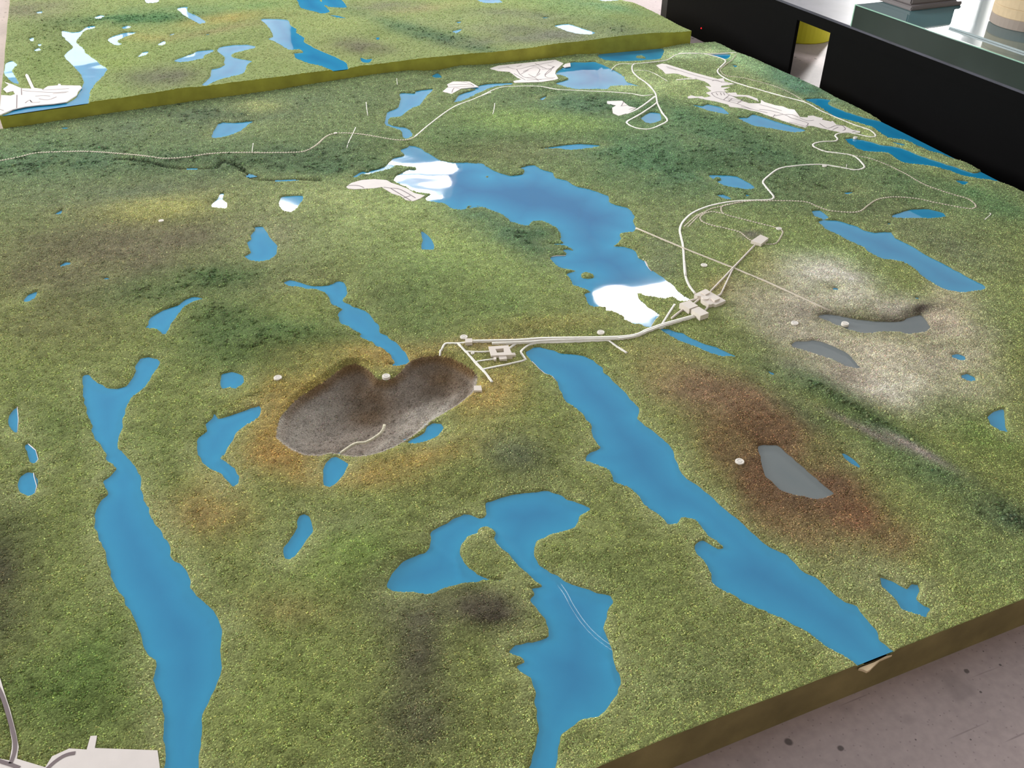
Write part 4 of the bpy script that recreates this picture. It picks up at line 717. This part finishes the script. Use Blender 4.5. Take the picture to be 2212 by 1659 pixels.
for kind, s, _, wid in ROADS:
    p = PX(s); q = spline(p, 5.0) if len(p) > 2 and kind not in ('pipeline', 'conveyor') else np.concatenate([np.linspace(p[i], p[i + 1], 6)[(1 if i else 0):] for i in range(len(p) - 1)])
    lift = {'road': .003, 'railway': .0025, 'pipeline': .005, 'conveyor': .006, 'causeway': .007, 'path': .0025}[kind]
    wid *= .6 if (kind == 'road' and s.startswith('R1')) else .8; P = NF.gp(q[:, 0], q[:, 1], lift)
    k = (P[:, 0] < xright(P[:, 1]) - .002) & (P[:, 1] < yfar(P[:, 0]) - .003); P = P[k]
    if len(P) > 5: 
        zz = P[:, 2].copy()
        for _i in range(3): zz[1:-1] = np.maximum(zz[1:-1], (zz[:-2] + zz[1:-1] + zz[2:]) / 3)
        P[:, 2] = zz
    th = lift + .004
    if kind == 'railway':
        o = ribbon(P, wid * .55, lift, th, kind, M['rail'], near)
        seg = np.concatenate([[0], np.cumsum(np.hypot(*np.diff(P[:, :2], axis=0).T))]); tt = np.arange(0, seg[-1], .011)
        cx, cy, cz = [np.interp(tt, seg, P[:, c]) for c in range(3)]; dx, dy = np.gradient(cx), np.gradient(cy); L = np.hypot(dx, dy) + 1e-9; dx, dy = dx / L, dy / L
        a, b = .0022, wid * .75; corners = [(-a, -b), (a, -b), (a, b), (-a, b)]
        V = np.concatenate([np.stack([cx + u * dx - v * dy, cy + u * dy + v * dx, cz + lift + .0009], -1)[:, None] for u, v in corners] + [np.stack([cx + u * dx - v * dy, cy + u * dy + v * dx, cz - .001], -1)[:, None] for u, v in corners], 1).reshape(-1, 3)
        i = np.arange(len(tt))[:, None] * 8; Q = np.concatenate([i + np.array(f) for f in ((0, 1, 2, 3), (0, 4, 5, 1), (1, 5, 6, 2), (2, 6, 7, 3), (3, 7, 4, 0))]).reshape(-1, 4)
        t = link('ties', np_mesh('ties', V, Q), M['rail'], o); t['kind'] = 'stuff'
    else:
        o = ribbon(P, wid, lift, th, kind, M['road' if kind in ('road', 'path', 'causeway') else 'rail' if kind == 'pipeline' else 'build'], near)
    o['label'] = LAB[kind]
    NF.mark(P[:, :2], wid * (1.9 if kind == 'road' else 1.6))

# ------------------------------------------------------------------ marker discs, tiles, buildings
def disc(px, py, r, h=.004, name='marker_disc', n=28):
    c = NF.gp(np.array([px]), np.array([py]), h)[0]; z = max(c[2], NF.zw)
    bm = bmesh.new(); bmesh.ops.create_cone(bm, cap_ends=True, segments=n, radius1=r, radius2=r * .985, depth=h + .004, matrix=Matrix.Translation((c[0], c[1], z + (h + .004) / 2 - .0035)))
    bmesh.ops.bevel(bm, geom=[e for e in bm.edges if all(abs(v.co.z - (z + h + .0005)) < 1e-4 for v in e.verts)], offset=.0006, segments=1, affect='EDGES')
    o = bm_obj(name, bm, M['disc'], near); NF.mark([(c[0], c[1])], 2 * r + .004)
    # engraved number ring on top
    bm = bmesh.new(); zt = z + h + .0008
    for (a0, a1, rr) in ((.3, 2.6, .45), (3.3, 5.6, .45)):
        vs0 = [bm.verts.new((c[0] + r * rr * math.cos(a), c[1] + r * rr * math.sin(a), zt)) for a in np.linspace(a0, a1, 7)]
        vs1 = [bm.verts.new((c[0] + r * (rr + .07) * math.cos(a), c[1] + r * (rr + .07) * math.sin(a), zt)) for a in np.linspace(a0, a1, 7)]
        for i in range(6): bm.faces.new([vs0[i], vs0[i + 1], vs1[i + 1], vs1[i]])
    bm_obj('engraving', bm, M['groove'], o)
    o['label'] = 'round pale marker disc'
for px, py, r in [(348,476,.0095),(600,815,.0115),(834,812,.0115),(1002,727,.0115),(1298,717,.0115),(1521,572,.0115),(1683,493,.0105),(1717,697,.0115),(1826,698,.0115),(1598,996,.0115),(1781,358,.0095),(1848,296,.009),(1021,762,.0055),(725,287,.008)]: disc(px, py, r)
def block(s, h, name, base=0.0, hole=None, parent=None, mt='build'):
    """card block whose roof outline is read from the photograph"""
    p = PX(s); c = NF.gp(np.array([p[:, 0].mean()]), np.array([p[:, 1].mean()]), base + h)[0]; z = max(float(c[2]), NF.zw)
    P = back(p[:, 0], p[:, 1], np.full(len(p), z + base + h))[:, :2]
    H = None
    if hole: q = PX(hole); H = back(q[:, 0], q[:, 1], np.full(len(q), z + base + h))[:, :2]
    o = prism(name, P, z + base - .004, z + base + h, M[mt], parent or near, H)
    if parent is None or parent is near: NF.mark([P.mean(0)], 1.1 * np.ptp(P, axis=0).max())
    return o
b = block('R1 622,500 820,486 862,582 650,590', .012, 'building', hole='R1 692,525 772,517 780,555 708,560'); b['label'] = 'flat white card building with a square courtyard'
block('R1 722,585 795,580 808,620 735,628', .010, 'annex', parent=b); block('R1 850,562 886,560 896,584 848,585', .008, 'annex', parent=b)
block('R1 674,606 700,604 702,627 680,629', .008, 'building')['label'] = 'tiny white card shed at the end of a spur road'
block('R1 390,420 460,418 462,456 392,460', .012, 'building')['label'] = 'small square card building beside a marker disc'
block('K 2068,208 2130,208 2138,250 2068,250', .008, 'tile')['label'] = 'small square white tile at the pit rim'
b = block('R2 1350,465 1500,393 1770,548 1640,602 1600,590 1570,600 1540,600 1440,530 1440,490 1395,485', .014, 'building'); b['label'] = 'stepped white card plant building with roof blocks'
block('R2 1440,437 1500,408 1560,440 1500,468', .005, 'roof_block', base=.014, parent=b); block('R2 1570,512 1630,485 1690,520 1622,548', .005, 'roof_block', base=.014, parent=b)
p = PX('R2 1500,515')[0]; an = np.linspace(0, 2 * PI, 21)[:-1]; c = NF.gp(np.array([p[0]]), np.array([p[1]]), .016)[0]
prism('round_tank', np.column_stack([c[0] + .011 * np.cos(an), c[1] + .011 * np.sin(an)]), c[2] + .012, c[2] + .018, M['build'], b)
block('R2 1155,585 1290,545 1400,615 1285,658', .020, 'building')['label'] = 'tall white card hall beside the glossy bay'
block('R2 1310,665 1410,628 1545,712 1432,753', .018, 'building')['label'] = 'tall white card hall where the causeway ends'
b = block('R3 1365,738 1492,655 1600,702 1502,780', .012, 'building'); b['label'] = 'square white flat-roofed card building on the dark gravel pad'

p = spline(PX('R4 1155,770 1120,850 980,940 860,960 720,1050'), 5); P = NF.gp(p[:, 0], p[:, 1], 0)
o = ribbon(P, .007, .0012, .004, 'haul_ramp', M['ramp'], near); o['label'] = 'pale crest of the haul ramp in the pit'; NF.mark(P[:, :2], .008)
for t in ['H 1495,690 1560,728 1585,785 1612,812', 'M 590,5 650,68 700,108 760,130 790,165', 'R2 890,745 835,805 790,870 780,900', 'J 148,390 158,500 150,620', 'J 240,706 305,760 328,840 298,880', 'J 288,955 292,990 315,1070 300,1130', 'H 745,690 800,682 875,680', 'R2 690,15 720,80 780,155']:
    p = PX(t); q = back(p[:, 0], p[:, 1], np.full(len(p), NF.zw + .001)); o = ribbon(q, .0018, .0012, .003, 'shore_trim', M['card'], near); o['label'] = 'thin white cut edge along the water'
P = ground_poly('Q 1050,958 1080,966 1108,978 1130,966 1160,936 1200,898 1240,880 1285,862 1240,872 1160,914 1065,950', ZT - .006)
o = prism('broken_edge', P, ZT - .011, ZT - .005, M['kraft'], near); o['label'] = 'pale broken foam edge where the lake runs off the board'
# ------------------------------------------------------------------ flocking: foam crumbs scattered over both models
def scatter(name, field, parent, N, far_, big):
    """rejection-sample spots, crumbs get finer towards the viewer's side of the board"""
    if far_: x = rng.uniform(xl_far + .004, xr_far - .004, N); y = rng.uniform(4.5, 7.4, N); ok = y > yfar(x) + .008
    else:
        x = rng.uniform(XL + .02, 3.24, N); y = .78 + 3.95 * rng.random(N) ** 1.5
        ok = (y > ynear(x) + .002) & (y < yfar(x) - .004) & (x < xright(y) - .002)
    lk = field.at(field.lake, x, y); ok &= (lk > .0028) & (field.at(field.plate, x, y) > .002)
    i = np.clip(((x - field.x0) / field.h + .5).astype(int), 0, field.X.shape[0] - 1); j = np.clip(((y - field.y0) / field.h + .5).astype(int), 0, field.X.shape[1] - 1)
    ok &= ~field.occ[i, j]
    x, y, lk = x[ok], y[ok], lk[ok]
    # leave out what no picture of the place could show
    px, py = project(x, y, np.full(len(x), field.ztop)); k = (px > -700) & (px < 3600) & (py < 2400) & (py > -260); x, y, lk = x[k], y[k], lk[k]
    z = field.at(field.z, x, y)
    c = paint(x, y, z, field, far_)
    pit = field.at(field.pit, x, y) < .002 if not far_ else np.zeros(len(x), bool)
    dist = np.hypot(x, y)
    s = (.00145 + .00020 * np.clip(dist - 1.3, 0, 5)) * rng.uniform(.6, 1.35, len(x))
    lum = c @ np.array([.3, .6, .1])
    forest = (c[:, 1] > c[:, 0] * 1.22) * (np.clip((.215 - lum) / .07, 0, 1) if not far_ else np.clip((.24 - lum) / .08, 0, 1)) * ~pit
    tree = rng.random(len(x)) < big * forest * np.clip(fbm(x, y, 22, 17, 2) * 3 - .8, 0, 1.4)
    s = np.where(tree, s * rng.uniform(1.4, 2.5, len(x)), s); s = np.where(pit, s * .8, s)
    sat = np.clip(c.min(1) / c.max(1), 0, 1); br = np.exp(rng.normal(.0, .30 if not far_ else .2, len(x)) * np.where((sat > .55) & ~pit, .5, 1)); br = np.where(tree, br * .7, br)
    hot = (rng.random(len(x)) < (.05 if not far_ else .03)) & (sat < .55); br = np.where(hot, br * 1.5, br)
    c = c * br[:, None] * (1 + rng.normal(0, .07, (len(x), 3)))
    yel = (hot & ~pit)[:, None]; c = np.where(yel, c * np.array([1.05, 1.05, .95]), c)
    c = np.clip(c, .004, .95)
    me = bpy.data.meshes.new(name); me.vertices.add(len(x)); me.vertices.foreach_set('co', np.stack([x, y, z + s * .25], -1).astype(np.float32).ravel())
    attr(me, 'col', np.concatenate([c, np.ones((len(x), 1))], 1))
    sv = s[:, None] * rng.uniform(.7, 1.3, (len(x), 3)); sv[:, 2] *= np.where(tree, 1.15, .85); attr(me, 'siz', sv, 'FLOAT_VECTOR')
    attr(me, 'rot', rng.uniform(0, 6.28, (len(x), 3)) * np.array([.12, .12, 1]), 'FLOAT_VECTOR')
    o = link(name, me, None, parent); o['kind'] = 'stuff'; o['label'] = 'loose green foam crumbs glued on as vegetation'
    ng = bpy.data.node_groups.new(name, 'GeometryNodeTree')
    ng.interface.new_socket('Geometry', in_out='INPUT', socket_type='NodeSocketGeometry'); ng.interface.new_socket('Geometry', in_out='OUTPUT', socket_type='NodeSocketGeometry')
    gi, go = ng.nodes.new('NodeGroupInput'), ng.nodes.new('NodeGroupOutput')
    ico = ng.nodes.new('GeometryNodeMeshIcoSphere'); ico.inputs['Radius'].default_value = 1.0; ico.inputs['Subdivisions'].default_value = 1
    sm = ng.nodes.new('GeometryNodeSetMaterial'); sm.inputs['Material'].default_value = M['flock']
    ip = ng.nodes.new('GeometryNodeInstanceOnPoints')
    a1 = ng.nodes.new('GeometryNodeInputNamedAttribute'); a1.data_type = 'FLOAT_VECTOR'; a1.inputs['Name'].default_value = 'siz'
    a2 = ng.nodes.new('GeometryNodeInputNamedAttribute'); a2.data_type = 'FLOAT_VECTOR'; a2.inputs['Name'].default_value = 'rot'
    L = ng.links.new
    L(gi.outputs[0], ip.inputs['Points']); L(ico.outputs['Mesh'], sm.inputs['Geometry']); L(sm.outputs['Geometry'], ip.inputs['Instance'])
    L(a1.outputs['Attribute'], ip.inputs['Scale']); L(a2.outputs['Attribute'], ip.inputs['Rotation']); L(ip.outputs['Instances'], go.inputs[0])
    md = o.modifiers.new('crumbs', 'NODES'); md.node_group = ng
    me.materials.append(M['flock'])
    return o
scatter('flocking', NF, near, 1750000, False, .6)
scatter('flocking', FF, far, 200000, True, .16)

# ------------------------------------------------------------------ black plinth with the glass slab and what lies on it
FX = 3.385
pl = empty('plinth_table', (FX + .2, 3.6, 0)); props(pl, 'low matt black plinth table with a narrow kneehole beside the mine model', 'table')
box('front_panel', FX, FX + .02, 4.12, 5.43, 0, .331, M['black'], pl); box('front_panel', FX, FX + .02, 1.5, 3.845, 0, .331, M['black'], pl)
box('apron', FX, FX + .02, 1.5, 5.43, .3305, .386, M['black'], pl)
box('post', FX, FX + .05, 5.43, 5.50, 0, .386, M['post'], pl); box('post', FX + .40, FX + .45, 5.43, 5.50, 0, .386, M['post'], pl); box('post', FX + .40, FX + .45, 1.5, 1.57, 0, .386, M['post'], pl)
box('table_top', FX - .002, FX + .44, 1.5, 5.52, .384, .397, M['black_top'], pl, .002)
def on_front(px, py):
    d = rays(px, py); return d * (FX / d[0]) + np.array([0, 0, CAMZ])
q = on_front(1515, 61); bm = bmesh.new(); bmesh.ops.create_uvsphere(bm, u_segments=10, v_segments=6, radius=.004, matrix=Matrix.Translation(Vector(q)))
bm_obj('indicator_light', bm, M['led'], pl)['label'] = 'tiny red indicator light'
gs = empty('glass_slab', (FX + .2, 2.7, .397)); props(gs, 'thick dark green glass slab lying on the black plinth', 'glass')
box('slab_body', FX - .006, FX + .70, 1.55, 3.70, .3972, .4965, M['glass'], gs, .002); box('slab_top', FX - .006, FX + .70, 1.55, 3.70, .4955, .501, M['glass_top'], gs, .001)
box('polished_edge', FX - .008, FX - .004, 1.55, 3.702, .4975, .5015, M['glass_edge'], gs); box('polished_edge', FX - .007, FX + .02, 3.70, 3.706, .398, .5, M['glass_edge'], gs)
sh = box('glass_sheet', FX + .10, FX + .70, 1.9, 3.20, .5015, .5095, M['sheet'], None, .001); props(sh, 'thin dark teal glass sheet under the ring stack', 'glass')
cs = empty('equipment_case', (3.70, 3.78, .5015)); props(cs, 'grey case with a flat base on the far end of the glass slab', 'case')
box('base', 3.54, 3.86, 3.50, 4.06, .5012, .520, M['grey'], cs, .004); box('body', 3.56, 3.86, 3.53, 4.05, .5195, .60, M['grey'], cs, .006)
st = empty('ring_stack', (3.868, 3.09, .51)); props(st, 'stack of round kraft board rings standing on the glass sheet', 'rings')
c0 = (3.868, 3.09); R0 = .180
for i in range(4):
    z0 = .5095 + i * .042; bm = bmesh.new(); n = 48
    prof = [(R0 * .86, z0), (R0 - .002, z0), (R0, z0 + .002), (R0, z0 + .040), (R0 - .002, z0 + .0422), (R0 * .86, z0 + .0422)]
    rings = [[bm.verts.new((c0[0] + r * math.cos(a), c0[1] + r * math.sin(a), z)) for a in np.linspace(0, 2 * PI, n, endpoint=False)] for r, z in prof]
    for k in range(len(prof)):
        A, B_ = rings[k], rings[(k + 1) % len(prof)]
        for a in range(n): bm.faces.new([A[a], A[(a + 1) % n], B_[(a + 1) % n], B_[a]])
    bm_obj('ring', bm, M['ringgrey' if i == 0 else 'kraft'], st)
pa = box('paper_sheet', 3.60, 3.80, 3.72, 3.93, .3972, .3982, M['paper']); props(pa, 'white sheet of paper on the black table top', 'paper')
# yellow pail seen through the kneehole
yp = empty('yellow_pail', (4.04, 4.86, 0)); props(yp, 'yellow plastic pail on the floor behind the kneehole of the plinth', 'pail')
bm = bmesh.new(); n = 48; prof = [(.0, .004), (.19, 0), (.195, .006), (.215, .33), (.222, .33), (.222, .345), (.208, .345), (.19, .012), (0, .012)]
rings = [[bm.verts.new((4.04 + max(r, .001) * math.cos(a), 4.86 + max(r, .001) * math.sin(a), z)) for a in np.linspace(0, 2 * PI, n, endpoint=False)] for r, z in prof]
for k in range(len(prof) - 1):
    for a in range(n): bm.faces.new([rings[k][a], rings[k][(a + 1) % n], rings[k + 1][(a + 1) % n], rings[k + 1][a]])
bm_obj('bucket', bm, M['yellow'], yp)
bm = bmesh.new()
pts = [Vector((4.04 + .225 * math.cos(a) * .35, 4.86 + .225 * math.sin(a), .33 - .12 * math.sin(abs(a)) * 0 )) for a in np.linspace(-PI / 2, PI / 2, 14)]
for a, b_ in zip(pts[:-1], pts[1:]):
    d = b_ - a; bmesh.ops.create_cone(bm, cap_ends=True, segments=8, radius1=.004, radius2=.004, depth=d.length * 1.05, matrix=Matrix.Translation((a + b_) / 2) @ d.to_track_quat('Z', 'Y').to_matrix().to_4x4())
bm_obj('handle', bm, M['grey'], yp)

# ------------------------------------------------------------------ ceiling lamps (their mirror images are the white glints on the water; the last is added for streaks)
def lamp(x, y, sx, sy, tubes, ang, label, glow='lamp'):
    z = 3.2; t = empty('ceiling_lamp', (x, y, z)); props(t, label, 'lamp', 'ceiling lamps')
    R = Matrix.Rotation(ang, 4, 'Z')
    def b(nm, x0, x1, y0, y1, z0, z1, mt):
        bm = bmesh.new(); box_bm(bm, x0, x1, y0, y1, z0, z1); bm.transform(Matrix.Translation((x, y, z)) @ R); bm_obj(nm, bm, mt, t)
    b('housing', -sx / 2 - .04, sx / 2 + .04, -sy / 2 - .04, sy / 2 + .04, .02, .1, M['housing'])
    for i in range(tubes):
        c = (-sy / 2) + (i + .5) * sy / tubes; wd = sy / tubes * (.27 if tubes > 1 else 1)
        b('tube', -sx / 2, sx / 2, c - wd / 2, c + wd / 2, 0, .03, M[glow])
    for s in (-1, 1): b('hanger', s * sx * .3 - .008, s * sx * .3 + .008, -.008, .008, .1, 1.0, M['housing'])
def lamp_at(a, b, depth, tubes, label, glow='lamp'):
    """a lamp on the ceiling whose mirror image in the water runs from pixel a to pixel b"""
    A, B_ = [back(np.array(p[0], float), np.array(p[1], float), np.array(ZT)) * (4.6 / 1.5) for p in (a, b)]
    d = B_ - A; lamp((A[0] + B_[0]) / 2, (A[1] + B_[1]) / 2, float(np.hypot(d[0], d[1])), depth, tubes, math.atan2(d[1], d[0]), label, glow)
lamp_at((790, 376), (970, 388), 1.15, 3, 'three tube ceiling lamp far behind the models')
lamp_at((452, 440), (640, 454), .34, 1, 'single panel ceiling lamp far behind the models')
lamp_at((1312, 662), (1495, 627), .55, 1, 'wide panel ceiling lamp above the far model')
lamp_at((1345, 1135), (1480, 1300), .10, 1, 'slim dim tube added for crease streaks above the middle of the mine model', 'lamp_dim')  # added tube, placed so the lake creases catch a faint streak
